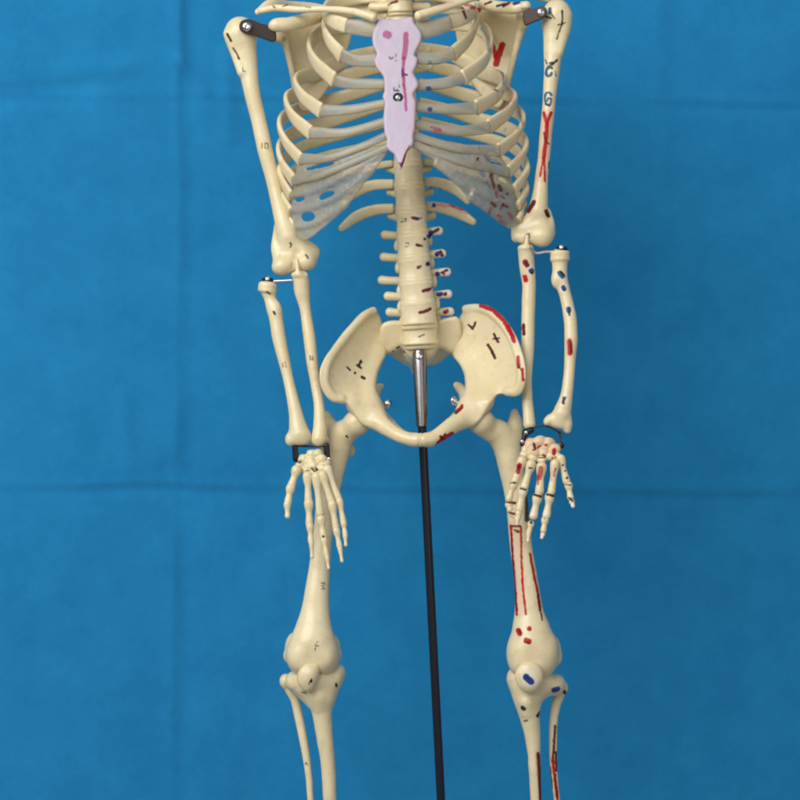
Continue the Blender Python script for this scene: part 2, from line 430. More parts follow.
tmarks = {14: [('w', 9, [(436, 231), (439, 231)]), ('b', 5, [(431, 232.5), (429, 236)]), ('k', 2, [(430, 235)]), ('d', 3.6, [(433.5, 232), (438, 229.5)])], 15: [('w', 9, [(438, 254), (442, 254)]), ('b', 5.4, [(437, 254)]), ('k', 2, [(436, 255)]), ('d', 3.4, [(440.5, 251.5), (442, 255.5)]), ('v', 2, [(441, 254)])],
          16: [('w', 9, [(443, 272), (448, 272)]), ('b', 5.4, [(437.5, 274)]), ('d', 3, [(442, 272.5), (447, 270)]), ('r', 2.4, [(444, 274)])], 17: [('w', 9, [(445, 294), (449, 294)]), ('b', 4.4, [(438, 294.5), (441, 294)]), ('d', 4.2, [(445.5, 294)]), ('r', 2, [(446.5, 293)])],
          18: [('w', 9, [(449, 311.5)]), ('r', 4.4, [(445, 312), (447, 311)]), ('d', 2, [(445, 312.5)])]}
for i in range(len(lev) - 1):
    ya, yb = lev[i], lev[i + 1]; yc = (ya + yb) / 2; hh = (yb - ya) * .9
    cx, cd, w = spx(yc), spd(yc), wid[i]
    lean = math.degrees(math.atan2(spx(yb) - spx(ya), yb - ya))
    pr = [('+', 0, cyl((cx, yc, cd), w, w * .82, hh, -lean, .075, 2.0))]
    pr.append(('+', 3, chain([(cx - w * .55, yc - 2, cd + w * .6, 4.5), (cx - w * .45, yc, cd + w * 1.15, 4.5), (cx, yc + 2, cd + w * 1.6, 5)])))
    pr.append(('+', 3, chain([(cx + w * .55, yc - 2, cd + w * .6, 4.5), (cx + w * .45, yc, cd + w * 1.15, 4.5), (cx, yc + 2, cd + w * 1.6, 5)])))
    long = 14 if i > 13 else 22
    pr.append(('+', 3, chain([(cx, yc + 2, cd + w * 1.5, 4.5), (cx, yc + long * .5, cd + w * 2.4, 3.6), (cx, yc + long, cd + w * 3.0, 4)], 1)))
    if i in tpl:
        (xl, yl), (xr, yr) = tpl[i], tpr[i]
        pr.append(('+', 3, chain([(cx - w * .7, yl + 1, cd + w * .95, 4), (xl + 6, yl + .5, cd + w * .95, 4.2), (xl - 1, yl, cd + w, 4.6)])))
        pr.append(('+', 3, chain([(cx + w * .7, yr + 1, cd + w * .95, 4), (xr - 6, yr + .5, cd + w * .95, 4.2), (xr + 2, yr, cd + w, 4.6)])))
        # small articular knob below each process
        pr.append(('+', 2, ell((cx - w * .95, yl + 11, cd + w * 1.0), (3.6, 6, 4)))); pr.append(('+', 2, ell((cx + w * .95, yr + 10, cd + w * 1.0), (3.6, 6, 4))))
    elif 3 <= i <= 13:
        q = 1 if i < 9 else .45
        for s in (-1, 1):
            pr.append(('+', 3, chain([(cx + s * w * .6, yc - 2, cd + w * .9, 4), (cx + s * w * (.6 + 1.1 * q), yc - 5, cd + w * 1.55, 4), (cx + s * w * (.6 + 1.4 * q), yc - 6, cd + w * 1.7, 4.5)])))
    elif i < 3:
        for s in (-1, 1):
            pr.append(('+', 3, chain([(cx + s * w * .6, yc, cd + w * .5, 4), (cx + s * w * 1.5, yc + 1, cd + w * .8, 4.5), (cx + s * w * 2.1, yc + 1, cd + w * 1.0, 4.5)])))
    bone('vertebra', pr, SK, h=.85, marks=vmarks.get(i, []) + tmarks.get(i, []), amp=.2, wl=16)
    yd = yb; cx2, cd2 = spx(yd), spd(yd)
    w2 = (w + wid[min(i + 1, len(wid) - 1)]) / 2 * (.975 if i < 18 else .84)
    bone('intervertebral_disc', [('+', 0, cyl((cx2, yd, cd2), w2, w2 * .81, (yb - ya) * .2 + 2.6, -lean, -.015, 1.8))], SK, h=.85, amp=.12, wl=12)

# ---- sacrum
sac = [('+', 0, chain([(420.5, 345, 24, 17), (420, 351, 42, 17), (419, 357, 60, 14), (418, 364, 74, 10), (417, 371, 76, 5.5), (417, 374, 70, 3)], .75))]
for q, s in (([(405, 321), (388, 321.5), (380, 328), (379, 345), (384.5, 353.5), (394, 352), (402, 347), (410, 340)], -1), ([(435, 321), (449, 317.5), (458, 318), (461.5, 332), (459, 346), (453, 353.5), (442, 349), (432, 341)], 1)):
    sac.append(('+', 6, plate(q, lambda x, y: 34 + .3 * (np.asarray(y, float) - 335) + 0 * np.asarray(x, float), 20, 5)))
    xo = 420 + s * 30
    sac.append(('+', 5, chain([(xo, 344, 38, 8), (xo - s * 7, 351, 50, 7.5), (xo - s * 16, 358, 62, 7)])))
for k, yy in enumerate((352, 357.5, 363)):
    for s in (-1, 1): sac.append(('-', 2, ell((419.5 + s * (13 - 2 * k), yy, 34 + 12 * k), (2.6, 1.8, 8))))
bone('sacrum', sac, SK, amp=.3, wl=18, marks=[('k', 2, [(397, 348), (399, 347)]), ('k', 1.6, [(393, 351)]), ('k', 1.4, [(428, 367), (432, 366)])])

# ---- ribs
RL = {
 1: [(389, 0, 36), (362, -3, 55), (333, 4, 38), (325, 14, 8), (333, 21, -22), (347, 26, -36)],
 2: [(389, 15, 44), (363, 9, 66), (336, 13, 52), (325, 25, 20), (328, 39, -12), (342, 56, -40)],
 3: [(389, 31, 48), (358, 26, 72), (325, 30, 62), (310, 45, 20), (315, 62, -18), (334, 80, -48)],
 4: [(389, 48, 52), (350, 48, 78), (319, 59, 60), (297, 80, 20), (301, 95, -14), (321, 111, -46)],
 5: [(390, 66, 54), (345, 66, 82), (307, 78, 60), (287, 99, 15), (293, 117, -12), (311, 133, -40)],
 6: [(390, 84, 56), (342, 87, 84), (298, 97, 60), (280.5, 122, 12), (285, 141, -10), (301, 160, -36)],
 7: [(391, 103, 56), (340, 108, 84), (296, 119, 58), (279.5, 147, 10), (283, 165, -8), (294, 181, -28)],
 8: [(392, 122, 54), (340, 129, 83), (297, 141, 56), (280.5, 168, 8), (283, 182, -8), (291, 196, -22)],
 9: [(393, 142, 52), (342, 151, 80), (300, 164, 54), (282.5, 190, 8), (285, 201, -6), (291, 212, -16)],
 10: [(394, 163, 50), (345, 173, 76), (305, 185, 50), (285.5, 205, 10), (288, 217, -2), (297, 228, -10)],
 11: [(395, 184, 46), (372, 185.5, 58), (354, 193, 58), (338, 208, 46)],
 12: [(395, 208.5, 42), (375, 210, 52), (356, 217, 54), (339, 230, 48)]}
RR = {
 1: [(412, -2, 36), (440, -5, 55), (466, 2, 38), (474, 10, 8), (466, 17, -22), (450, 22, -36)],
 2: [(414, 13, 44), (440, 7, 66), (466, 9, 52), (476, 20, 20), (470, 37, -12), (453, 54, -40)],
 3: [(415, 29, 48), (447, 24, 72), (478, 26, 62), (490, 41, 20), (485, 60, -18), (463, 78, -48)],
 4: [(416, 46, 52), (453, 45, 78), (481, 58, 60), (502, 80, 20), (498, 94, -14), (476, 108, -46)],
 5: [(416, 64, 54), (458, 63, 82), (495, 76, 60), (514, 98, 15), (508, 112, -12), (488, 127, -40)],
 6: [(417, 82, 56), (462, 84, 84), (505, 93, 60), (522.5, 118, 12), (516, 136, -10), (498, 151, -36)],
 7: [(418, 101, 56), (464, 105, 84), (508, 116, 58), (525.5, 143, 10), (520, 159, -8), (508, 172, -28)],
 8: [(419, 120, 54), (464, 126, 83), (510, 138, 56), (526.5, 166, 8), (523, 178, -8), (514, 190, -22)],
 9: [(420, 140, 52), (464, 148, 80), (506, 160, 54), (525.5, 186, 8), (523, 197, -6), (518, 206, -16)],
 10: [(422, 161, 50), (462, 170, 76), (502, 183, 50), (523, 203, 10), (522, 211, -2), (518, 221, -10)],
 11: [(423, 182.5, 46), (438, 183, 54), (455, 189, 58), (470, 203, 48)],
 12: [(424, 206, 42), (442, 208, 52), (460, 214, 54), (476, 223.5, 48)]}
rmarks = {('R', 12): [('b', 5, [(434, 205.5)]), ('d', 2.6, [(440, 205), (447, 206)]), ('p', 4, [(438, 204.5), (452, 206), (466, 213)]), ('r', 1.5, [(450, 205), (463, 210)])],
          ('R', 11): [('k', 1.6, [(431, 187), (436, 189)]), ('k', 1.4, [(440, 189)])],
          ('R', 3): [('t', 4, [(482, 28), (488, 38), (489, 50)], .6), ('m', 4.5, [(473, 38), (478, 46), (480, 50)])],
          ('R', 4): [('p', 3, [(503, 92), (508, 96)]), ('k', 1.4, [(497, 70)]), ('d', 1.6, [(478, 82), (498, 91)])],
          ('R', 5): [('p', 3, [(495, 112), (506, 107), (511, 100)]), ('d', 1.6, [(497, 110), (503, 108)])],
          ('R', 6): [('b', 3, [(518, 128)], .5), ('v', 2, [(514, 120), (519, 126)], .6), ('k', 3, [(481, 119)])],
          ('R', 7): [('k', 2.2, [(478, 126)]), ('b', 3, [(505, 130)], .6), ('v', 2.4, [(510, 155)], .6)],
          ('L', 6): [('k', 2, [(325.5, 122), (327, 125), (330, 124.5), (331, 121.5)]), ('k', 1.6, [(327, 123)])],
          ('R', 8): [('d', 2.4, [(476, 87), (479, 90)], 0.0), ('k', 2, [(479, 142.5)]), ('b', 3, [(521, 160)], .5)],
          ('L', 1): [], ('L', 3): []}
rmarks[('R', 1)] = [('k', 3, [(441, 12), (456, 10)], .8), ('d', 3, [(462, 8), (466, 18)]), ('r', 4, [(466, 4), (474, 8)])]
rmarks[('R', 2)] = [('b', 3.4, [(462, 27), (468, 26)], .7), ('k', 3, [(459, 33), (449, 40)], .6), ('b', 3, [(446, 33), (452, 36)], .7)]
rmarks[('R', 9)] = [('b', 3, [(497, 164), (505, 168)], .6), ('v', 3, [(512, 176), (516, 182)], .6), ('d', 2, [(480, 158)])]
rmarks[('R', 10)] = [('v', 3, [(510, 194), (514, 200)], .6)]
rmarks[('R', 4)] += [('b', 2.6, [(497, 64), (503, 74), (503.5, 84)], .6), ('v', 2.4, [(500, 70), (504, 78)], .5)]
rmarks[('R', 5)] += [('p', 3.4, [(512, 92), (514, 103)], .7), ('v', 2, [(508, 104), (500, 110)], .6)]
rmarks[('R', 6)] += [('b', 3.4, [(519, 112), (523, 124)], .5), ('p', 3, [(516, 128), (508, 136)], .6), ('k', 2, [(511, 133)])]
rmarks[('R', 7)] += [('p', 3, [(522, 150), (515, 160)], .6), ('b', 2.6, [(478, 131), (492, 134)], .4)]
rmarks[('R', 5)] += [('d', 2, [(474, 85), (477, 88)])]
for side, T in (('L', RL), ('R', RR)):
    for k, pts in T.items():
        if 4 <= k <= 10:
            pts = [list(p) for p in pts]; dr_ = {8: .6, 9: .15, 10: -.1}.get(k, 1); pts[1][1] += 10 * dr_; pts[2][1] += 13 * dr_
        if k <= 10:
            bw = ([4.8, 7.4, 8.0] if k < 8 else [4.8, 6.4, 6.6]) + [7.2, 7.6, 8.0]
            s = {1: .95, 8: .88, 9: .8, 10: .75}.get(k, 1.0 if k < 6 else .95)
            loft('rib', pts, SK, 'bone', [3.4, 3.3, 3.2, 3.0, 2.9, 2.9], [x * s for x in bw], marks=rmarks.get((side, k), []))
        else:
            loft('rib', pts, SK, 'bone', [3.2, 3, 2.8, 2.0], [5, 5.6, 5.8, 3.2], marks=rmarks.get((side, k), []), endround=(1, 1),
                 label='short floating rib with a red and blue painted edge' if (side, k) == ('R', 12) else None)

# ---- cartilage
def cl(pts, **kw): return [(x, y, float(cf(x, y)) + kw.get('o', 0)) for x, y in pts]
CL = {1: ([(346, 26), (360, 28), (378, 29)], [7, 8, 9]), 2: ([(341, 55), (355, 60), (377, 60)], [7, 6.5, 7]), 3: ([(333, 80), (352, 83.5), (385, 84)], [6.6, 5.6, 5]),
      4: ([(320, 110.5), (350, 109.5), (386, 103)], [6.4, 4.8, 4.4]), 5: ([(310, 132.5), (345, 132.5), (386, 121)], [6.2, 4.6, 4.2]),
      6: ([(300, 159), (328, 158), (358, 148), (388, 135)], [6, 4.4, 4, 4]), 7: ([(293, 180), (322, 174), (358, 160), (391, 146)], [5.5, 4.4, 4, 4])}
CRR = {1: ([(451, 22), (437, 27), (417, 31)], [7, 8.5, 10]), 2: ([(454, 53), (438, 58), (417, 58)], [7, 6, 6.5]), 3: ([(464, 77.5), (445, 83), (415, 86)], [6.6, 5.6, 5.6]),
       4: ([(477, 108), (446, 109), (414, 107)], [6.4, 5.2, 5]), 5: ([(489, 127.5), (455, 131), (414, 124)], [6.2, 5.2, 4.6]),
       6: ([(499, 151), (462, 149), (436, 143), (412, 135)], [6, 4.8, 4.6, 4.4]), 7: ([(508, 172), (470, 164), (438, 154), (411, 143)], [5.5, 4.6, 4.4, 4])}
cmarks = {2: [('b', 4.5, [(430, 62)], .6), ('b', 2.4, [(428, 65), (440, 64)], .4)], 3: [('b', 6.5, [(428.5, 88.5)], .85), ('b', 2.4, [(432, 89), (455, 90)], .3)], 4: [('b', 6, [(430, 109)], .9), ('k', 2, [(418.5, 116)])],
          5: [('v', 4, [(431, 127), (440, 129)], .7), ('r', 3, [(434, 130.5), (442, 131.5)], .7)], 6: [('r', 4, [(422, 144), (430, 147)], .8), ('d', 2.4, [(478, 142), (480, 150)], .5)]}
for k, (pts, b_) in CL.items():
    loft('costal_cartilage', cl(pts, o=1), SK, 'cartilage', 2.6, b_, endround=(0, 0), pw=2.3)
for k, (pts, b_) in CRR.items():
    loft('costal_cartilage', cl(pts, o=1), SK, 'cartilage', 2.6, b_, endround=(0, 0), pw=2.3, marks=cmarks.get(k, []))
shL = [(297, 158), (318, 160), (348, 156), (372, 150), (391, 146), (386, 158), (377, 170), (364, 187), (350, 205), (336, 218), (318, 232), (306, 239), (298, 237), (293, 226), (290, 210), (291, 195), (294, 178)]
shR = [(411, 142), (430, 146), (455, 148), (480, 147), (498, 152), (508, 166), (515, 184), (520, 203), (520, 218), (512, 227), (500, 222), (485, 211), (468, 199), (452, 183), (436, 164), (420, 152)]
hL = [(317, 177, 8, 4.2, -12), (299, 196, 6, 4.2, 0), (328.5, 197, 8.5, 4.6, -12), (308, 216, 7, 5, 5), (322, 166.5, 14, 1.8, -10)]
hR = [(497, 165, 8, 3, 28), (492, 154.5, 5, 2.6, 10), (503, 180, 5, 2.8, 30), (446, 159, 10, 1.6, 20)]
d2 = lambda x, y: cf(x, y) + 4 + np.clip(np.asarray(y, float) - 175, 0, 80) * .22
cartm = {}
bone('costal_cartilage', [('+', 0, plate(shL, d2, 3.0, 1.4, 1.25, hL))] + [('+', 3, chain([(x, y, float(d2(x, y)) - .5, 3.2) for x, y in q])) for q in
     ([(292, 196), (316, 190), (345, 176), (380, 155)], [(292, 211), (316, 206), (345, 192), (372, 170)], [(298, 227), (318, 222), (345, 205)])], SK, 'cartilage', h=.8, amp=.5, wl=9,
     label='fused translucent sheet of lower rib cartilage with holes through it')
bone('costal_cartilage', [('+', 0, plate(shR, d2, 3.0, 1.4, 1.25, hR))] + [('+', 3, chain([(x, y, float(d2(x, y)) - .5, 3.2) for x, y in q])) for q in
     ([(514, 190), (490, 182), (455, 168), (420, 149)], [(518, 206), (494, 200), (462, 184), (436, 164)], [(517, 221), (496, 214), (470, 198)])], SK, 'cartilage', h=.8, amp=.5, wl=9,
     label='fused translucent sheet of lower rib cartilage with dark red painted spots',
     marks=[('v', 3.4, [(477, 160), (475, 167)], .85), ('b', 4, [(485, 156), (488, 160)], .6), ('d', 2, [(473, 165)]), ('d', 3.6, [(491, 176), (494, 186)], .8), ('v', 4, [(496, 192), (497, 197)], .75), ('d', 3, [(503, 205), (508, 207)], .85),
            ('v', 3, [(491, 208), (489, 214)], .7), ('d', 2, [(500, 210), (504, 203)], .7), ('v', 4, [(500, 221), (506, 224)], .6), ('b', 3, [(486, 182), (489, 186)], .5), ('k', 2, [(482, 170)]), ('k', 1.6, [(479, 149)]), ('d', 2.6, [(478, 158)]), ('p', 4, [(473, 190)], .5), ('d', 5, [(490, 170), (492, 173)], .8), ('v', 4.6, [(480, 163)], .8), ('d', 4.4, [(499, 186), (501, 190)], .85), ('r', 3, [(494, 189)], .8), ('v', 5, [(509, 214), (512, 218)], .7), ('d', 4, [(492, 203), (495, 206)], .8), ('k', 2, [(501, 196), (504, 198)], .8), ('b', 5, [(481, 172), (484, 176)], .5), ('d', 3.4, [(507, 194)], .8), ('r', 3, [(498, 215), (501, 217)], .7), ('w', 4, [(472, 193)], .8)])
# ---- sternum
st = [(377.5, 17), (384, 16.5), (392, 17.5), (401, 17), (412, 14.5), (414.5, 21), (418.5, 26), (422, 33), (421, 41), (417, 49), (415, 54.5), (418, 58), (416.5, 66), (413.5, 73), (417.5, 80), (418.5, 86), (415.5, 91),
      (413.5, 95.5), (416, 102), (416, 112), (415.5, 120), (415, 130), (413.4, 137), (413.6, 143), (411.5, 149), (407.5, 152.5), (405.5, 159), (403.4, 166), (401.5, 171), (399, 169.5), (397, 162), (394, 156), (389.5, 152.5), (386.3, 148), (387, 141), (384.6, 134), (383.5, 121),
      (384, 112), (384.5, 104), (382.5, 97), (384.5, 91), (384, 83), (383, 76), (377, 68), (374, 60), (376.5, 53), (373.5, 46), (372, 38), (373, 30), (376, 23)]
sd = lambda x, y: cf(402 + (np.asarray(x, float) - 402) * .45, y) - 3
stm = [('m', 8, [(386.5, 34.5), (388, 35)], .75), ('m', 5.4, [(406, 34), (405.5, 48), (404, 58)], .8), ('m', 3.4, [(404, 58), (403, 70), (404, 85)], .85), ('m', 3, [(404, 85), (405.5, 98), (406, 110)], .8),
       ('v', 2.4, [(402.5, 70), (403, 76)]), ('v', 2, [(403.5, 74), (407, 75)]), ('v', 2, [(402, 97)]), ('g', 1, [(389.5, 57), (390.5, 59), (392.5, 58.5), (393.5, 57)]), ('g', .9, [(396, 54), (396, 57)]), ('g', 1, [(395, 61.5), (397, 60)]),
       ('k', 1.2, [(394, 87.5), (394, 91), (396, 90.5)]), ('k', 1, [(397, 88), (397, 91), (399, 90.5)]), ('k', .9, [(399, 84), (399.5, 87)]), ('r', 2.4, [(409.5, 146), (406, 154), (403, 163)], .8), ('v', 2, [(405, 155), (402, 166)], .9), ('d', 1.6, [(401, 167), (399.5, 163)]), ('p', 4, [(377, 60), (384, 78), (384.5, 92)], .3), ('p', 4, [(415, 100), (416, 118), (412, 136)], .35), ('p', 4, [(421, 36), (417, 50), (416, 66)], .3), ('v', 2.6, [(401.5, 164)]), ('r', 1.5, [(390, 15.8), (404, 15)]),
       ('d', 3, [(397, 15.5)])]
o = bone('sternum', [('+', 0, plate(st, sd, lambda x, y: 8 - 4 * np.clip((y - 140) / 30, 0, 1), 2.6, 1.0, smooth=3))], SK, 'sternum', h=.7, marks=stm, amp=.3, wl=20, label='lilac breastbone with magenta painted marks and a screw')
lathe('washer', [(5, 0), (5, .9), (4.4, 1.5), (.3, 1.6)], (398, 97.8, float(sd(398, 97.5)) - 3.4), (0, -1, 0), o, 'black_metal', 24)
screw((398, 97.8, float(sd(398, 97.5)) - 4.8), 2.7, o)

# ---- clavicles
loft('clavicle', [(258, 11, 6), (276, 8, -2), (300, 9.5, -14), (325, 9, -26), (350, 11, -42), (366, 15, -52), (377, 19, -56)], SK, 'bone', [2.6, 3.4, 3.4, 3.2, 3.6, 4.4, 5.2], [3.2, 3.6, 3.2, 3.2, 3.6, 4.2, 4.8],
     axis=(330, 0, 60), pw=2.1, endround=(1, 1), marks=[('k', 1.6, [(273, 6), (275, 7.5)]), ('k', 1.4, [(283, 6.5), (287, 5)]), ('k', 1, [(306, 7), (310, 7.5)])])
loft('clavicle', [(548, -8, 8), (528, -9, -2), (504, -8, -14), (480, -4, -26), (456, 4, -40), (434, 11, -50), (415, 17, -56)], SK, 'bone', [2.6, 3.4, 3.4, 3.2, 3.6, 4.4, 5.2], [3.2, 3.6, 3.2, 3.2, 3.6, 4.2, 4.8],
     axis=(470, 0, 60), pw=2.1, endround=(1, 1), marks=[('r', 3, [(422, 5), (434, 2)], .8), ('p', 4, [(440, 5), (452, 2)], .6)], label='collarbone with red painted marks')

# ---- scapulae
def scapd(cx, sgn): return lambda x, y: 56 - 24 * np.clip(sgn * (np.asarray(x, float) - cx) / 40, -.6, 1.4) + 10 * np.sin(np.clip((np.asarray(y, float) - 20) / 80, 0, 1) * PI)
dl = scapd(318, -1)
scL = [('+', 0, plate([(283, 33), (286, 24), (300, 18), (330, 8), (350, 8), (352, 30), (340, 62), (322, 96), (308, 112), (298, 106), (292, 82), (288, 60), (284, 44)], dl, 4, 1.6, 1.2)),
       ('+', 4, chain([(283, 36, 30, 5), (287, 50, 34, 3.6), (292, 72, 40, 3.2), (299, 102, 54, 3.6)])),
       ('+', 5, chain([(281, 27, 24, 7), (279, 37, 26, 6)])),                                          # glenoid
       ('+', 5, chain([(322, 15, 40, 6), (306, 20, 12, 7), (290, 24, -4, 7), (277, 25, -8, 7), (273, 26, -8, 5)], 1)),  # coracoid
       ('+', 4, chain([(345, 14, 70, 4), (315, 8, 66, 5), (290, 6, 48, 5), (271, 5, 22, 6), (258, 12, 8, 3.5)], 1))]
bone('scapula', scL, SK, amp=.4, wl=30, marks=[('n', 5, [(284, 39)], .45), ('k', 2.2, [(273.5, 6)]), ('k', 1.6, [(283, 6.5), (287, 5)])])
dr = scapd(488, 1)
scR = [('+', 0, plate([(524, 22), (520, 12), (505, 10), (478, 0), (458, -2), (455, 20), (462, 55), (478, 90), (494, 108), (503, 104), (508, 84), (513, 60), (519, 36)], dr, 4, 1.6, 1.2)),
       ('+', 4, chain([(522, 26, 30, 5), (517, 44, 34, 3.6), (511, 68, 40, 3.2), (504, 98, 54, 3.6)])),
       ('+', 5, chain([(523, 15, 24, 7), (523, 24, 26, 5)])),
       ('+', 5, chain([(484, 4, 40, 6), (500, 7, 12, 6), (515, 8, -4, 6), (526, 6, -8, 5)], 1)),
       ('+', 4, chain([(462, 0, 70, 4), (490, -6, 66, 5), (514, -8, 48, 5), (534, -6, 22, 6), (548, -2, 8, 4)], 1))]
bone('scapula', scR, SK, amp=.4, wl=30, label='shoulder blade with a red painted V and blue marks',
     marks=[('r', 5, [(490, 39), (493, 47), (496, 57)]), ('r', 6.5, [(502.5, 45), (499, 54), (496, 64)]), ('r', 5, [(466, 5), (472, 9), (479, 10)]), ('d', 3, [(468, 12), (467, 20)]), ('k', 2.4, [(497, 6), (504, 4)]), ('d', 3, [(503, 6), (509, 3)]), ('b', 3.2, [(514, 4), (519, 2)]), ('d', 2.6, [(485, 4), (491, 2)]), ('b', 2.4, [(522, 9), (536, 8)], .5)])

# ---- shoulder brackets
b1 = bone('shoulder_bracket', [('+', 0, plate([(247, 19.5), (252, 20), (262, 23.5), (274, 26.5), (275, 40.5), (262, 38), (252, 35), (246, 34.2), (241, 31.5), (239.5, 27), (241.5, 22)], lambda x, y: -14 + .35 * (np.asarray(x, float) - 247) + 0 * np.asarray(y, float), 4.5, 1.2, 1.06))], SK, 'bracket', h=.6, amp=0)
screw((246.8, 26.8, -16.2), 4.8, b1)
b2 = bone('shoulder_bracket', [('+', 0, plate([(541, 6.5), (533, 8.5), (523.5, 11), (525, 24.5), (534, 22), (542, 19.5), (546, 16.5), (547, 12), (545, 8)], lambda x, y: -13 - .35 * (np.asarray(x, float) - 541) + 0 * np.asarray(y, float), 4.5, 1.2, 1.06))], SK, 'bracket', h=.6, amp=0)
screw((541, 12.5, -15.2), 4.2, b2)

# ---- humerus
huL = [('+', 0, chain([(243, 46, 4, 13), (247.5, 65, 2, 9.8), (250.5, 85, 0, 8.3), (254, 102, 0, 7.9), (258.5, 120, 0, 7.6), (265, 150, 0, 7.6), (272, 176, 0, 7.2), (279, 204, -2, 7.8), (284, 222, -3, 9.5), (288, 236, -3, 11)], 1)),
       ('+', 7, ell((240.5, 33, 4), (16, 16.5, 16))), ('+', 5, chain([(229, 34, -2, 5), (234, 50, -2, 4.5), (241, 72, -4, 4)])),
       ('+', 8, chain([(281, 252, -2, 8), (292, 250, -2, 10), (304, 251, -2, 8), (312, 251, 0, 4.5)], .8)), ('+', 8, chain([(288, 230, -2, 6), (302, 244, -1, 6), (313, 252, 0, 4)], .9)), ('+', 6, chain([(312, 252, 0, 4), (309, 262, -2, 6)])), ('+', 4, chain([(277, 228, -1, 3), (275, 245, -1, 4), (277, 256, -2, 4)])),
       ('+', 7, ell((282.5, 266, -7), (11, 9.5, 11), -14)), ('+', 7, chain([(293, 263, -6, 7), (301, 263, -6, 8.2), (306, 262, -6, 8.6)], 1)), ('+', 3, chain([(310, 248, -1, 5), (314, 253, 0, 4.5), (311, 262, 0, 5)])),
       ('-', 3, ell((297, 254, -14), (4.5, 5, 5))), ('-', 2, ell((293, 268, -16), (1.8, 8, 4))),
       ('-', 2, chain([(235, 30, -14, 1.6), (240, 45, -14, 1.6), (244, 60, -12, 1.2)]))]
bone('humerus', huL, SK, marks=[('k', 2.6, [(227.5, 34), (231, 41)]), ('n', 2, [(233, 48), (236.5, 53), (239.5, 59)]), ('k', 1.8, [(238, 57), (239, 59)]), ('g', 1, [(242.5, 67), (243, 71), (246, 71.5)]),
     ('n', 1.2, [(262, 143), (262, 148)]), ('n', 1.2, [(265, 143), (268, 143.5), (268, 148.5), (265, 148), (265, 143)]), ('k', 1.8, [(290, 243), (291.5, 244.5), (290.5, 247)]), ('g', 2, [(306, 255), (308, 258)]), ('n', 1, [(280, 256)])], amp=.35, wl=34)
huR = [('+', 0, chain([(556, 30, 4, 13), (553, 50, 2, 9.6), (552, 70, 0, 8), (550, 90, 0, 7), (548.5, 110, 0, 6.7), (546, 132, 0, 6.3), (544, 156, 0, 6.2), (541.5, 178, -1, 6.6), (540, 196, -2, 8), (538, 210, -3, 10)], 1)),
       ('+', 7, ell((557, 16, 4), (15, 17, 16))), ('+', 5, chain([(566, 16, -2, 5), (564, 32, -2, 5), (559, 52, -4, 4)])),
       ('+', 9, chain([(519, 229, 0, 6), (527, 225, -2, 9), (538, 224, -2, 10), (546, 226, -2, 7.5)], .8)), ('+', 4, chain([(548, 212, -1, 3), (550, 222, -1, 4), (549, 232, -2, 5)])),
       ('+', 8, ell((542.5, 236, -7), (11, 11.5, 11), 12)), ('+', 7, chain([(519, 236, -5, 6), (524, 237, -6, 7), (533, 236, -6, 7)], 1)), ('+', 5, chain([(517, 227, 0, 5), (516, 238, 0, 4.5)])),
       ('-', 2, ell((529, 236, -15), (2.2, 6, 3))),
       ('-', 2, chain([(559, 14, -14, 1.4), (559, 30, -14, 1.6), (557, 44, -12, 1.2)]))]
bone('humerus', huR, SK, amp=.35, wl=34, label='upper arm bone covered in red, blue and black painted marks',
     marks=[('k', 1.8, [(562, 11), (562.5, 18), (562, 24), (559, 32), (557, 39)]), ('k', 1.4, [(558, 25), (566, 22.5)]), ('t', 3.4, [(550, 9), (550, 13)]), ('k', 2.2, [(545, 16), (551, 18)]), ('k', 1.4, [(552, 15), (555, 19)]),
            ('k', 2.4, [(557, 60), (553, 64), (548, 67), (552, 68)]), ('t', 2.8, [(549, 67), (546.5, 70), (546, 74), (548, 76.5), (550.5, 75.5), (551.5, 73)]), ('t', 1.6, [(545.5, 60), (547, 64)]), ('t', 1.4, [(555.5, 71), (556, 76)]), ('k', 2.2, [(550, 63), (556, 62)]),
            ('t', 2.4, [(551.5, 95), (549, 92.5), (546.5, 93), (545, 96), (545, 101), (547, 104.5), (550, 104.5), (551.5, 101), (550.5, 98.5), (548, 98.5), (547, 101)]), ('k', 1.2, [(545, 104), (550, 106)]),
            ('p', 9, [(548, 114), (545, 140), (541, 178)], .45),
            ('r', 3.6, [(544, 113), (547, 124)]), ('r', 3.6, [(551, 113), (547, 124)]), ('r', 4.6, [(547, 122), (546, 140), (543.5, 158)]), ('r', 2.4, [(543.5, 156), (540, 176)]), ('r', 2.4, [(544, 156), (545, 181)]),
            ('d', 1.8, [(544, 133), (546, 142), (549, 144)]), ('k', 1.6, [(549, 162), (549, 168)]),
            ('d', 4.5, [(534, 202), (531, 207), (528.5, 211)]), ('d', 4, [(546, 211), (548.5, 216)]), ('k', 2, [(546, 214), (549, 217)]), ('g', 1, [(525, 239), (526, 234.5), (529, 234), (530, 238)])])

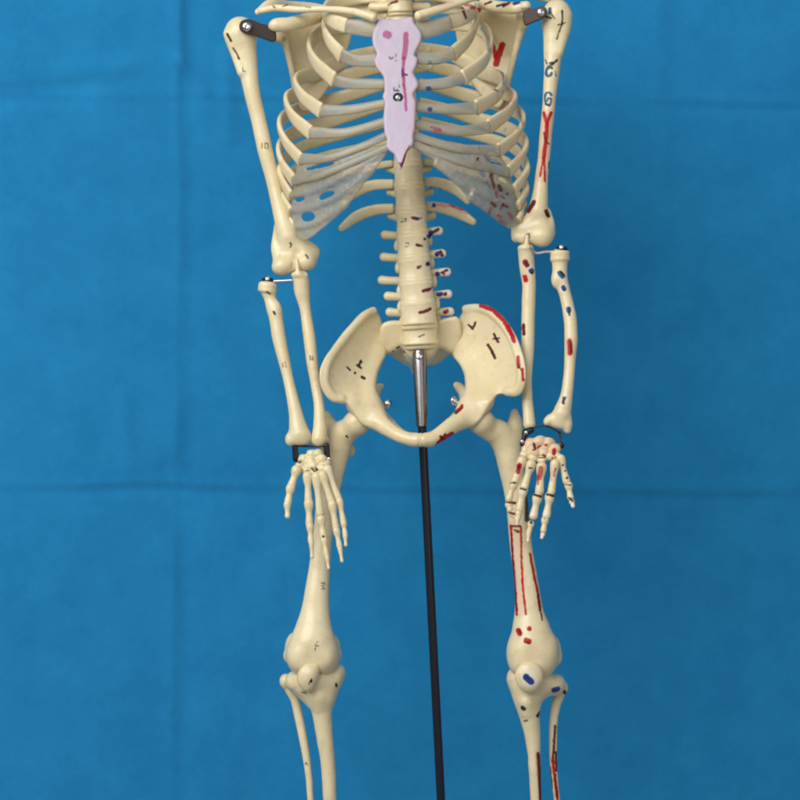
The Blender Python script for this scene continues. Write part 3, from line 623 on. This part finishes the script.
# ---- forearms
bone('ulna', [('+', 0, chain([(301, 281, -8, 8), (302, 292, -7, 7.6), (305, 308, -7, 5.6), (309, 335, -10, 6), (312, 360, -13, 5.8), (316, 385, -16, 5.4), (319, 405, -20, 5.4), (320, 425, -23, 6.6), (319, 439, -26, 8)], 1)),
     ('+', 3, ell((299.5, 275, -10), (8.5, 4.5, 8))), ('+', 3, chain([(297, 258, 8, 3.6), (297.5, 268, 6, 4.5), (299, 280, 0, 6)])), ('+', 2, chain([(297, 260, -14, 1.8), (298, 274, -15, 2.6)])), ('+', 2, chain([(312, 440, -24, 3), (326, 440, -24, 3)])),
     ('-', 3, ell((306, 272, -18), (4, 3.2, 5)))], SK, amp=.3, wl=26, marks=[('n', 1.4, [(310, 356), (310.5, 360)]), ('n', 1.2, [(312.5, 356), (313, 360)])])
bone('radius', [('+', 0, chain([(267.5, 287, -10, 8.5), (270, 298, -10, 6.2), (273, 308, -11, 7), (276.5, 322, -12, 6.8), (279.5, 340, -14, 6.8), (284, 360, -17, 6), (288.5, 380, -20, 5.4), (293, 400, -23, 6), (296.5, 418, -25, 7.5), (299, 433, -26, 10)], 1)),
     ('+', 2, cyl((267.5, 288, -10), 10.2, 10, 9, 8, .1, 2.5)), ('+', 4, ell((276.5, 311, -12), (5, 9, 6))), ('+', 5, chain([(292, 439, -26, 6.5), (304, 438, -27, 7)], .9)), ('+', 3, ell((290, 440, -26), (4, 5.5, 6)))], SK, amp=.3, wl=26,
     marks=[('n', 2.2, [(267, 292), (270, 294)]), ('k', 2, [(273.5, 312), (275, 314)]), ('n', 1.2, [(282.5, 363), (283, 367)]), ('n', 1.2, [(285, 362), (286, 367)])])
bone('ulna', [('+', 0, chain([(526, 253, -8, 8), (527, 266, -7, 7.8), (529, 285, -8, 6.9), (528.5, 305, -9, 6.8), (528, 330, -11, 6.7), (527.5, 352, -13, 6.3), (526.5, 375, -16, 5.6), (527, 395, -19, 5.4), (528.5, 413, -22, 5.6), (529.5, 424, -24, 6)], 1)),
     ('+', 3, ell((525.5, 248, -10), (8, 4, 8))), ('+', 3, chain([(527, 232, 8, 3.6), (526.5, 240, 6, 4.5), (526, 252, 0, 6)])), ('+', 2, chain([(527, 236, -14, 1.6), (526.5, 247, -15, 2.4)]))], SK, amp=.3, wl=26, label='inner forearm bone with red and blue painted spots',
     marks=[('p', 8, [(526, 264), (526, 278)], .3), ('d', 5.5, [(525, 262), (527, 265)]), ('r', 3, [(524.5, 261)]), ('w', 8, [(531.5, 271)], .6), ('t', 6, [(531.5, 271)]), ('k', 3, [(532, 273)]), ('b', 2.5, [(530, 270)]), ('r', 5, [(525, 277), (526, 280)]), ('d', 3.4, [(523.5, 325), (524, 334)]), ('r', 3, [(522.5, 328)]), ('r', 2.4, [(522, 370), (523, 379)])])
bone('radius', [('+', 0, chain([(560, 256, -10, 8.5), (560, 266, -10, 7.6), (560.5, 278, -11, 7.2), (564.5, 292, -13, 6), (568, 306, -15, 6.2), (570.5, 322, -17, 6.6), (571, 340, -19, 6.6), (570, 360, -21, 5.6), (568.5, 380, -23, 5.5), (566, 398, -25, 6.5), (562, 413, -26, 9)], 1)),
     ('+', 2, cyl((560, 256, -10), 10.5, 10, 10, -2, .1, 2.5)), ('+', 4, ell((556, 280, -12), (4.4, 7.5, 6))), ('+', 5, chain([(551, 420, -26, 6), (559, 422, -26, 7), (566, 424, -26, 6)], .9)), ('+', 3, chain([(567, 418, -26, 4), (567.5, 430, -26, 3.6)])),
     ('+', 2, ell((547, 422, -26), (3.4, 4, 6)))], SK, amp=.3, wl=26, label='outer forearm bone with blue and red painted spots',
     marks=[('w', 9, [(561, 275)], .8), ('w', 8, [(563.5, 288)], .8), ('w', 9, [(569, 310)], .8), ('p', 8, [(569.5, 341), (570, 353)], .5), ('w', 7, [(564, 400)], .7), ('t', 5.6, [(560, 273), (562.5, 276)]), ('k', 2, [(561, 272), (564, 276)]), ('w', 9, [(561, 275)], .0), ('b', 4.6, [(563, 287), (564.5, 289)]), ('k', 2, [(564, 290)]), ('t', 5.4, [(568.5, 309), (569, 311)]), ('k', 2.2, [(569, 309), (569.5, 315)]),
            ('r', 5, [(569.5, 341), (570, 353)]), ('d', 2, [(571, 342), (571.5, 352)]), ('k', 3.4, [(564, 398), (563.5, 403)]), ('k', 1.6, [(562, 402), (566, 397)])])
# ---- elbow pins
def pin(c, bar, name='elbow_pin'):
    o = lathe(name, [(2.5, -5), (5.6, -3.5), (6.2, -1), (6.2, 1.2), (5, 3), (2.8, 3.6), (.3, 3.8)], c, (0, -.45, 1), SK, 'black_metal')
    tube('bar', bar, 1.7, o, 'chrome')
    lathe('screw', [(2.8, 0), (2.8, 1.6), (1.9, 2.6), (.2, 2.9)], (c[0], c[1] - 2.6, c[2] - 3.2), (0, -.65, .8), o, 'chrome', 20)
pin((267.5, 281.5, -11), [(272, 281.5, -11), (292, 280.5, -11)])
pin((561.5, 250, -11), [(557, 251, -11), (544, 252, -12), (536, 253, -13), (529, 247, -16)])

# ---- wrist hardware
for c, h_ in (((295.3, 452.5, -28), 8.5), ((327, 453.5, -30), 9)):
    o = bone('wrist_bracket', [('+', 0, chain([(c[0] - .6, c[1] - h_ + 1, c[2], 2.9), (c[0] + .6, c[1] + h_ - 2, c[2], 3.1)], .6, 2))], SK, 'black_metal', h=.55, amp=0)
    if c[0] > 310: screw((329, 459.5, c[2] - 2.2), 2.7, o)
tube('wrist_pin', [(294, 445.8, -29), (311, 446.2, -28), (328, 445.8, -30)], 1.15, SK, 'black_metal')
tube('wrist_wire', [(534, 427.5, -28), (546, 426, -30), (559, 432, -30), (560.5, 434, -30), (560.5, 448, -32)], .8, SK, 'black_metal', 3)
tube('wrist_wire', [(558, 431, -27), (561, 446, -32)], .8, SK, 'black_metal', 3)
o = lathe('wrist_pin', [(1.5, -3), (3.2, -2), (3.2, 2), (1.5, 3)], (561, 445.5, -33), (0, -1, 0), SK, 'black_metal', 16)
o = bone('wrist_bracket', [('+', 0, chain([(525.5, 432.5, -29, 3.6), (531, 430, -29, 3.2)])), ('+', 2, chain([(525, 434, -30, 2.4), (522.5, 444, -34, 2.8)]))], SK, 'black_metal', h=.55, amp=0)
screw((526.2, 432.5, -32.5), 1.9, o); screw((522.3, 441.5, -36), 1.9, o)

# ---- hands
def seg(a, b, r, parent, name, d0=-42, marks=(), dd=0):
    ax, ay = a; bx, by = b
    L = lambda t: (ax + (bx - ax) * t, ay + (by - ay) * t, d0 + dd * t)
    tip = name == 'tip'
    prof = [(0, 1.2), (.14, 1.12), (.45, .78), (.8, .92), (1, .98)] if not tip else [(0, 1.15), (.2, 1.0), (.6, .72), (1, .8)]
    ch = [(*L(t), r * k) for t, k in prof]
    return bone('phalanx' if tip else name, [('+', 0, chain(ch, .9, 3))], parent, h=.5, marks=marks, amp=.15, wl=8)
def hand(carp, fingers, marks, fm, label=None):
    pr = [('+', 1.6, ell((x, y, d), (r, r * .9, r * .95) if r < 10 else (r, 10, 5), rot)) for x, y, d, r, rot in carp]
    H = bone('hand', pr, SK, h=.55, marks=marks, amp=.75, wl=8)
    if label: H['label'] = label
    for i, (pts, rs, d0) in enumerate(fingers):
        for j in range(len(pts) // 2):
            a, b = pts[2 * j], pts[2 * j + 1]
            nm = 'metacarpal' if j == 0 else ('tip' if j == len(pts) // 2 - 1 else 'phalanx')
            seg(a, b, rs[j], H, nm, d0 - 3 * j, fm.get((i, j), ()), -2)
    return H
hand([(304, 459.5, -33, 6, 20), (311.5, 454.5, -33, 5.6, 0), (317.5, 454, -33, 5.6, 0), (321.5, 459, -35, 5.6, -15), (312, 460, -33, 6.5, 0), (326, 463.5, -35, 4.6, 0), (299.5, 466.5, -38, 4.8, 30), (306.5, 470, -39, 5.4, 0), (313.5, 466, -38, 5.8, 0), (315, 473, -40, 4.8, 0), (322, 468.5, -39, 5.6, -20), (310, 462, -36, 5, 0)],
     [([(296.5, 470), (291.5, 485.5), (290.5, 488), (288, 502), (287.4, 504.5), (287.5, 516)], [4.2, 3.9, 3.3], -44),
      ([(307.5, 476), (308.5, 501), (308.7, 503.5), (309.4, 524), (310, 526.5), (311, 541), (311.3, 543), (312, 557)], [4.0, 3.9, 3.2, 2.4], -46),
      ([(316.5, 477), (320, 513), (321, 519.5), (323.5, 537), (324, 540), (326.5, 555), (327, 557.5), (328.6, 568)], [4.1, 3.8, 2.9, 2.1], -48),
      ([(322.5, 475), (331.5, 502), (332.2, 504.5), (336, 528), (336.5, 530.5), (339.5, 546), (340, 548.5), (342, 561)], [3.9, 3.6, 3.0, 2.2], -48),
      ([(327.5, 469.5), (338.5, 499), (339.4, 501.5), (343.2, 521), (343.6, 523), (345, 534), (345.2, 536), (345.8, 545)], [4.0, 3.3, 2.8, 2.2], -44)],
     [('n', 2.2, [(299, 462.5), (301, 461.5)]), ('n', 1.8, [(296, 466.5), (298, 467)]), ('k', 2.6, [(307, 471)]), ('n', 2.2, [(311.5, 468), (314.5, 471.5), (317, 469.5)]), ('k', 1.4, [(316, 468), (317.5, 470)]), ('n', 1.4, [(296.5, 468.5), (301, 470.5)])],
     {(2, 1): [('k', 2.6, [(323.5, 536.5)])]})
hand([(541, 448.5, -33, 15, 0), (531, 444, -33, 6.8, 0), (539.5, 441.5, -34, 6.6, 0), (548, 443, -34, 6.6, 0), (554.5, 449.5, -36, 6.4, -30), (525, 454.5, -38, 5.4, 0), (534, 452.5, -38, 6.4, 0), (543, 453, -38, 6, 0), (551, 456.5, -39, 5.8, 0), (533, 458.5, -40, 5, 0), (542, 460.5, -41, 4.2, 0), (557.5, 457, -40, 4.6, 0), (526, 449, -36, 4.6, 0)],
     [([(522, 461), (515, 481), (513.5, 484.5), (509, 499), (508.8, 505), (510, 509.5), (513, 514), (517.5, 520)], [4.2, 3.6, 3.2, 3.0], -46),
      ([(531, 464.5), (524.5, 486.5), (523, 490), (519.5, 509), (518.5, 513.5), (518, 518), (517.5, 520), (517, 524)], [4.2, 4.2, 3.0, 2.2], -48),
      ([(541.5, 467), (539.5, 491), (537.5, 497), (533.5, 516), (531, 524), (529, 532), (528.5, 534), (528, 541)], [4.4, 4.2, 2.8, 2.2], -49),
      ([(555, 464), (551.5, 491), (549.8, 496.5), (546.5, 515.5), (545, 520), (543.5, 530.5), (542.8, 534.5), (541.8, 537.5)], [4.0, 4.1, 3.2, 2.2], -48),
      ([(560.5, 459), (566.5, 481), (568.5, 485.5), (570.5, 497.5), (572, 502), (573, 506)], [4.0, 3.4, 2.6], -44)],
     [('p', 16, [(532, 444), (550, 446)], .35), ('r', 3.2, [(546, 445)]), ('d', 3, [(534, 444), (535, 449)]), ('r', 2.4, [(538, 447.5), (540, 446)]), ('n', 2.2, [(533, 450)]), ('r', 4.6, [(554, 450), (554, 453)]), ('d', 2.6, [(556, 457.5)]), ('k', 2.2, [(543, 455), (545, 455.5)]), ('k', 1.4, [(540, 458), (546, 457)]), ('r', 2, [(552.5, 458)]), ('k', 2, [(531.5, 460.5), (536, 462)], .8), ('k', 2, [(548, 462), (553, 463)], .8), ('k', 2.4, [(523, 459.5)])],
     {(0, 0): [('r', 5, [(519.5, 465), (518, 472)]), ('d', 2, [(519, 466), (518, 470)])], (0, 1): [('k', 1.6, [(510.5, 483), (516, 482.5)])], (2, 0): [('r', 5, [(541, 468), (539.5, 478)], .8), ('r', 2.5, [(538.5, 476), (538, 484)], .8)], (3, 0): [('p', 3, [(553, 472), (551.5, 480)], .8), ('r', 1.2, [(555.5, 468), (554, 476)])],
      (2, 1): [('k', 2.6, [(534, 494.5), (541, 496.5)]), ('w', 4, [(536, 513), (531, 514)], .6)], (3, 1): [('k', 2.6, [(547, 494.5), (554, 496)]), ('w', 4, [(545, 513), (549, 514)], .6)], (3, 3): [('w', 5, [(542, 536)], .8)], (4, 2): [('w', 5, [(573, 505)], .8), ('k', 2, [(571, 500), (573, 501)])], (1, 1): [('k', 2.2, [(520.5, 488.5), (525.5, 489.5)]), ('w', 3, [(520.5, 492), (524, 493)], .7)], (1, 0): [('w', 4, [(523.5, 485), (526, 486)], .7), ('k', 1.4, [(529, 468), (532, 468)])], (4, 0): [('k', 2.2, [(563, 465)]), ('k', 2.2, [(565, 471)]), ('k', 2.4, [(567, 478)])], (4, 1): [('k', 1.8, [(566, 484.5), (571, 485)]), ('k', 1.8, [(569, 498), (572, 499.5)])],
      (0, 2): [('d', 2.2, [(506, 502), (511, 503)])], (0, 3): [('d', 2.6, [(508, 512.5), (514, 514)])], (2, 2): [('k', 3, [(531, 522.5)])], (3, 2): [('g', 1.6, [(544.5, 518.5)])]},
     label='hand with red painted spots and black joint lines')

# ---- hip bones
def hip(side):
    mx = (lambda x: x) if side < 0 else None
    if side < 0:
        poly = [(373, 308.5), (366, 312.5), (352, 326), (338, 343), (327, 358), (321.5, 370), (321.5, 383), (325.5, 394), (334, 401.5), (343, 401.5), (348.5, 403.5), (352, 408), (357, 416), (363, 424), (373, 425), (383, 415), (377, 403), (374.5, 390), (375.5, 377), (380, 364), (385.5, 352), (384.5, 335), (381.5, 320), (378, 311.5)]
        crest = [(373, 311, 46), (364, 316, 36), (352, 328.5, 20), (339, 345, 0), (329, 359.5, -16), (325, 372, -28), (326, 385, -36), (333, 396, -42), (341, 399, -40)]
        x0, x1 = 321., 385.
        fx = lambda x: (np.asarray(x, float) - x0) / (x1 - x0)
        head = (357, 422.5, -14)
        cx = lambda x: x
        arc = [(379, 345, 34, 4), (375, 361, 22, 4), (370, 375, 10, 4.5), (368.5, 389, -2, 5.5), (371, 402, -14, 8)]
        ram = [(371, 412, -12, 11), (380.5, 423, -26, 9), (391, 431, -38, 7.5), (401, 436.5, -46, 6.6), (411, 439.6, -51, 6.2), (417.5, 440, -53, 6.3)]
        isc = [[(368, 408, 2, 13), (369, 402, 26, 11), (371, 404, 50, 10)], [(372, 398, 26, 6), (378, 388, 44, 4), (381, 386, 46, 3)], [(415, 440, -48, 5.5), (400, 433, -12, 5), (374, 410, 44, 8)]]
        aiis = (352, 404, -18)
        marks = [('k', 3, [(361, 361), (359, 365)]), ('k', 2.4, [(357, 365), (361, 368)]), ('k', 2, [(347, 367), (350, 370)]), ('k', 2.8, [(355, 373)]), ('k', 2.8, [(362, 377), (364.5, 378.5)]), ('k', 1.4, [(362, 362.5)])]
    else:
        poly = [(469, 306.5), (476, 305), (486, 306.5), (497, 313), (508, 325), (516, 340), (522.5, 360), (524, 378), (521, 391), (514, 396.5), (504, 394.5), (496, 395), (489.5, 401), (485, 410), (478, 421), (469, 425), (458, 417), (466.5, 402), (468, 388), (466.5, 374), (461.5, 364), (453.5, 354), (456.5, 340), (458.5, 324), (462, 313)]
        crest = [(466, 309, 46), (476, 308, 38), (487, 310, 26), (498, 318, 12), (507, 329, -2), (514, 343, -14), (519.5, 360, -26), (521, 377, -36), (517, 390, -42), (508, 392, -40)]
        x0, x1 = 523., 456.
        fx = lambda x: (np.asarray(x, float) - x0) / (x1 - x0)
        head = (481, 421.5, -14)
        arc = [(460, 345, 34, 4), (466.5, 361, 22, 4), (471, 375, 10, 4.5), (472.5, 389, -2, 5.5), (470, 402, -14, 8)]
        ram = [(470, 411, -12, 11), (461, 419.5, -26, 9.5), (451.5, 426, -36, 8.4), (442, 432.8, -45, 7.3), (432.5, 438.4, -50, 6.8), (424, 440, -53, 6.3)]
        isc = [[(471, 408, 2, 13), (471, 402, 26, 11), (469, 404, 50, 10)], [(467, 396, 26, 6), (460, 388, 44, 5), (456.5, 385, 46, 3.6)], [(427, 440, -48, 5.5), (441, 433, -12, 5), (466, 410, 44, 8)]]
        aiis = (488, 402, -18)
        marks = [('r', 4.6, [(481, 305.5), (493, 310), (504, 321), (512, 335), (514, 341)]), ('r', 4, [(508, 326), (513, 338)]), ('r', 3.6, [(518, 357), (518.5, 367)]), ('r', 3, [(522.5, 369), (523, 380)]), ('d', 1.6, [(518.5, 366), (521, 370)]),
                 ('d', 2.4, [(468.5, 325), (472, 328.5)]), ('d', 2.2, [(475.5, 322), (473, 329)]), ('k', 1.4, [(470, 326), (474, 327)]), ('d', 2.6, [(494, 334), (498, 342)]), ('k', 2, [(493, 339), (499, 338)]), ('d', 3.2, [(488, 345), (492, 351), (495, 358)]), ('k', 1.4, [(491, 351), (494, 357)]),
                 ('d', 4, [(461.5, 407.5), (456, 412.5)]), ('r', 3, [(462, 405.5), (459, 410)]), ('d', 3, [(445, 434.5), (436, 446)]), ('r', 5, [(452, 434), (443, 439), (439, 443)]), ('d', 2, [(456, 435), (449, 441)]), ('k', 2.4, [(446, 445), (453, 438)]), ('d', 2.4, [(440, 436), (446, 442)])]
    inn = lambda y: np.interp(np.asarray(y, float), [305, 345, 361, 375, 389, 402, 420], [50, 34, 22, 10, -2, -14, -22])
    base = lambda x, y: -38 + (inn(y) + 38) * np.clip(fx(x), -.1, 1.1) + 9 * np.sin(np.clip(fx(x), 0, 1) * PI) * np.sin(np.clip((np.asarray(y, float) - 310) / 92, 0, 1) * PI)
    pr = [('+', 0, plate(poly, base, 5, 2.2, 1.5, smooth=3)),
          ('+', 3, chain([(x, y, float(base(x, y)) - 1.5, 4.3) for x, y, d in crest])),
          ('+', 10, chain(arc)), ('+', 10, chain(ram)), ('+', 10, ell(aiis, (6, 6, 9))), ('+', 10, ell((head[0] - side * 6, head[1] - 8, head[2] + 8), (14, 14, 20)))]
    pr += [('+', 6, chain(q)) for q in isc]
    pr += [('-', 1.2, ell(head, (14.6, 14.6, 15)))]
    o = bone('hip_bone', pr, SK, marks=marks, amp=.35, wl=32, label=None if side < 0 else 'hip bone with a red painted crest and dark red marks')
    return o
H1 = hip(-1); H2 = hip(1)
bone('pubic_disc', [('+', 0, ell((420.7, 440, -52), (4.4, 7, 7)))], SK, amp=.1)
def hipscrew(par, c, ax):
    lathe('screw', [(3.2, -13), (3.2, -1), (4.6, -.8), (4.6, 2.6), (3.4, 4.2), (.3, 4.6)], c, ax, par, 'chrome', 20)
hipscrew(H1, (387, 404, 1), (.88, -.3, .36)); hipscrew(H2, (454, 401, 1), (-.85, -.3, .5))

# ---- femora
fL = [('+', 0, chain([(350, 428.5, -9, 11.3), (341, 436, -3, 13.8), (335, 452, 0, 14.5), (332, 470, -1, 12.5), (328.5, 492, -3, 11), (325, 515, -5, 10), (322, 545, -7, 9.8), (319, 572, -9, 10.8), (316.5, 595, -11, 12.3), (315, 615, -12, 14.8), (313.5, 632, -13, 19), (312.5, 645, -14, 23), (312, 655, -13, 23.5)], .85, 9)),
      ('+', 5, ell((357, 422.5, -14), (13.2, 13.2, 13.2))), ('+', 8, chain([(326.5, 416, 6, 5), (330, 430, 6, 9), (334, 446, 4, 11)])), ('+', 4, ell((350.5, 450, 10), (5, 6.5, 5))),
      ('+', 9, ell((298.5, 656, -8), (11, 14, 22), -6)), ('+', 9, ell((327, 657, -8), (11, 14.5, 22), 6)), ('+', 5, ell((294, 650, 14), (9.5, 17.5, 14))), ('+', 5, ell((331.5, 651, 14), (9.5, 17.5, 14))),
      ('-', 6, ell((312, 680, -22), (9, 11, 12))), ('-', 9, ell((312, 660, -42), (5, 17, 7))), ('+', 5, ell((287.5, 656, 4), (4, 6, 7))), ('+', 5, ell((337.5, 655, 4), (4, 6, 7)))]
bone('femur', fL, SK, amp=.4, wl=40, marks=[('k', 2, [(346.5, 436), (347.5, 437.5)]), ('k', 2, [(366.5, 425)]), ('n', 1.2, [(321.5, 583), (324.5, 583), (324.5, 585.5), (322, 586), (324.5, 588.5), (321, 589)]), ('g', 1, [(317.5, 641.5), (315, 645.5), (318.5, 646)]), ('g', 1, [(315.5, 648), (315, 651)])])
fR = [('+', 0, chain([(488, 428.5, -9, 11.3), (499, 434, -3, 13.5), (507, 447, 0, 14), (511, 465, -1, 13.2), (515, 488, -3, 11.6), (518, 512, -5, 11), (521, 545, -7, 11), (525, 572, -9, 11.5), (527.5, 595, -11, 12.8), (529.5, 615, -12, 15), (531.5, 632, -13, 19.5), (532.5, 646, -14, 22.5), (532.5, 658, -13, 22.5)], .85, 9)),
      ('+', 5, ell((481, 421.5, -14), (13.2, 13.2, 13.2))), ('+', 5, chain([(514.5, 412.5, 8, 4), (515, 424, 6, 8), (512, 440, 4, 11)])), ('+', 4, ell((499, 452, 10), (5, 6.5, 5))),
      ('+', 9, ell((519.5, 655, -6), (11.5, 19, 22), -4)), ('+', 9, ell((546, 654, -6), (11.5, 19, 22), 8)), ('+', 5, ell((518, 650, 14), (9, 17.5, 14))), ('+', 5, ell((552, 652, 14), (9.5, 17.5, 14))),
      ('-', 6, ell((531, 684, -22), (9, 11, 12))), ('-', 9, ell((534, 662, -42), (5, 18, 7))), ('+', 5, ell((512, 657, 4), (4, 6, 7))), ('+', 5, ell((557, 657, 6), (4.5, 7, 7)))]
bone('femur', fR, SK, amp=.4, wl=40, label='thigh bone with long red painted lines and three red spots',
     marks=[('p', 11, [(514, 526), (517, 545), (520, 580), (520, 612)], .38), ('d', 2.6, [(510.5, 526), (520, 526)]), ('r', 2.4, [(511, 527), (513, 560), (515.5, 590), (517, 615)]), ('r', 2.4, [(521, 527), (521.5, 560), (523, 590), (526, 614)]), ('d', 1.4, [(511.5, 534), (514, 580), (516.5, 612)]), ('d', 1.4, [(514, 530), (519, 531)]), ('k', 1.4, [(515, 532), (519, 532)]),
            ('r', 2.8, [(530, 554), (534, 575), (537.5, 592), (540, 610)]), ('d', 1.8, [(538, 594), (542, 620)]),
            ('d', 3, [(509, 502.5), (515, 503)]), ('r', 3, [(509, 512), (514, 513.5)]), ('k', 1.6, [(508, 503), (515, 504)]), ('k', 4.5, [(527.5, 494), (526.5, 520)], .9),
            ('r', 5.6, [(518.4, 630.5), (519.8, 633.5)]), ('r', 5.4, [(529.5, 628.8)]), ('r', 5.6, [(526, 640.5), (529, 641.5)]), ('d', 2, [(519, 630), (521, 634)]), ('d', 2, [(525, 642), (529, 643.5)]), ('d', 2, [(530, 630)])])
# ---- knees
bone('patella', [('+', 0, ell((307.5, 676, -32), (10, 12.5, 7), 22)), ('+', 4, ell((308, 684, -30), (6, 8, 5), 10)), ('+', 3, ell((314, 671, -29), (5.5, 8, 6)))], SK, h=.7, amp=.5, wl=12, marks=[('k', 3, [(311, 681.5)]), ('k', 1.6, [(309, 684), (311.5, 679)]), ('k', 2.4, [(304, 691.5)])])
bone('patella', [('+', 0, ell((529, 676, -34), (14, 14.5, 7))), ('+', 4, ell((529.5, 687, -31), (8.5, 6, 5)))], SK, h=.7, amp=.3, wl=14, label='kneecap with a blue painted patch', marks=[('w', 15, [(528, 677), (530, 680)], .6), ('b', 7, [(526, 677), (531, 681.5)]), ('k', 2, [(525, 676), (529, 679)], .5)])
bone('tibia', [('+', 0, chain([(314, 683, -3, 21), (318, 695, -7, 15.5), (321, 706, -8, 11), (322.5, 719, -7, 9.2), (325, 740, -5, 8.2), (328, 765, -4, 7.2), (330, 800, -2, 6.6), (333, 850, 0, 6.4), (336, 905, 2, 8)], 1)), ('+', 10, chain([(294, 681, 0, 9), (312, 680, -4, 11), (335, 674, 0, 8)], 1.6)), ('+', 10, chain([(339, 670, 0, 4), (334, 683, -2, 6), (327, 697, -5, 7)], 1.5)),
     ('+', 5, chain([(318, 697, -18, 6), (319.5, 706, -15, 4.5)]))], SK, amp=.4, wl=26, marks=[('k', 2.6, [(336, 684), (336.5, 686)]), ('n', 1.6, [(302, 692), (306, 693)])])
bone('fibula', [('+', 0, chain([(286.5, 681, 12, 6.5), (291, 691, 12, 5.4), (295.5, 702, 12, 4.6), (300.5, 725, 11, 4.4), (305.5, 752, 10, 4.1), (309, 778, 9, 3.4), (310.5, 800, 8, 3.2), (315, 850, 8, 3.2), (319, 905, 8, 5)])), ('+', 3, ell((285.5, 681, 10), (5.5, 7, 7)))], SK, amp=.3, wl=20, marks=[('k', 2.4, [(306, 763.5)]), ('k', 1.2, [(307.5, 765)])])
bone('tibia', [('+', 0, chain([(529, 684, -3, 20), (528, 697, -7, 15), (528.5, 707, -8, 12), (530, 720, -7, 9.6), (533, 740, -5, 7.6), (534.5, 765, -4, 6.4), (536, 800, -2, 5.6), (538, 850, 0, 5.6), (540, 905, 2, 7.5)], 1)), ('+', 9, chain([(516.5, 677, 0, 9), (532, 682, -4, 12), (552, 685, 2, 10.5)], 1.5)), ('+', 8, ell((557, 684, 8), (8, 8.5, 12), 15)),
     ('+', 5, chain([(526.5, 702, -18, 6), (527, 712, -15, 4.5)]))], SK, amp=.4, wl=26, label='shin bone with dark painted spots and a dark red line',
     marks=[('k', 4.4, [(522.5, 707.5), (524, 709)]), ('k', 3.4, [(537.5, 716), (540, 712.5)]), ('g', 2, [(524.5, 721), (527, 720.5)]), ('b', 5.6, [(554, 690), (557.5, 689)]), ('k', 1.8, [(525.5, 746), (527.5, 760)]), ('d', 4.2, [(538, 754), (539.5, 775), (541, 800), (543, 860)]), ('p', 2, [(535.5, 752), (537, 775)], .5)])
bone('fibula', [('+', 0, chain([(561, 688, 14, 6.5), (558.5, 697, 14, 5.4), (556, 705, 13, 4.8), (553.5, 722, 12, 4.3), (553, 745, 11, 4.1), (553.5, 765, 10, 3.8), (555, 785, 9, 3.4), (557, 800, 8, 3.2), (561, 850, 8, 3.2), (564, 905, 8, 5)])), ('+', 3, ell((562, 687, 12), (5.5, 7, 7)))], SK, amp=.3, wl=20, label='thin outer shin bone with red painted stripes',
     marks=[('k', 3.4, [(562, 688), (565, 693)]), ('d', 2.8, [(555, 726), (554, 745), (552.5, 762)]), ('d', 2.6, [(555.8, 752), (556.5, 771)]), ('r', 3.4, [(553, 760), (555, 780), (557.5, 800), (561, 850)]), ('d', 2.2, [(549.5, 767), (552, 788)]), ('d', 1.6, [(555.5, 775), (557.5, 800)])])

# ------------------------------------------------------------------ stand
ST = empty('metal_stand', (0.035, 0, 0.07), 'slim black metal stand rod with chrome sleeve rising into the pelvis', 'stand')
def rodseg(name, a, b, prof, matn):
    A, B = wp(a), wp(b); ax = B - A; L = np.linalg.norm(ax)
    return lathe(name, [(r, t * L) for r, t in prof], a, ax, ST, matn, 32)
rodseg('rod', (444.5, 870, 2), (422, 424, -2), [(4.3, 0), (4.3, 1)], 'black_rod')
slv = rodseg('sleeve', (421.9, 427, -2), (419.3, 350, 6), [(4.6, 0), (5.4, .005), (5.6, .06), (6.2, .3), (7.0, .75), (7.1, .93), (6.4, .985), (4.5, 1.0)], 'steel')
o = lathe('screw', [(3.4, -3), (3.4, 1), (2.8, 2), (.3, 2.6)], (419.3, 356, -2.5), (0, -1, .25), slv, 'chrome', 20)

# ------------------------------------------------------------------ camera, light
cam = bpy.data.cameras.new('camera'); co = bpy.data.objects.new('camera', cam); col.objects.link(co)
co.location = (0, -D * S, (ZB - 400) * S); co.rotation_euler = (PI / 2, 0, 0)
cam.sensor_width = 36; cam.lens = 36 * D / 800; cam.clip_start = .05; cam.clip_end = 50
scene.camera = co
def area(name, loc, target, size, power, colr):
    l = bpy.data.lights.new(name, 'AREA'); l.shape = 'RECTANGLE'; l.size, l.size_y = size; l.energy = power; l.color = colr
    o = bpy.data.objects.new(name, l); col.objects.link(o); o.location = loc
    from mathutils import Vector
    o.rotation_euler = (Vector(target) - Vector(loc)).to_track_quat('-Z', 'Y').to_euler()
zc = (ZB - 400) * S
area('key_light', (-.9, -1.35, zc + .95), (0, 0, zc + .14), (1.7, 1.4), 41, (1, .98, .95))
area('fill_light', (.8, -1.7, zc + .35), (0, 0, zc), (1.2, 1.2), 5, (1, .97, .94))
w = bpy.data.worlds.new('World'); scene.world = w; w.use_nodes = True
bg = w.node_tree.nodes['Background']; bg.inputs['Color'].default_value = (.9, .95, 1, 1); bg.inputs['Strength'].default_value = .25
scene.view_settings.view_transform = 'Standard'; scene.view_settings.look = 'None'; scene.view_settings.exposure = 0; scene.view_settings.gamma = 1
scene.render.engine = 'CYCLES'
scene.cycles.filter_width = 2.0
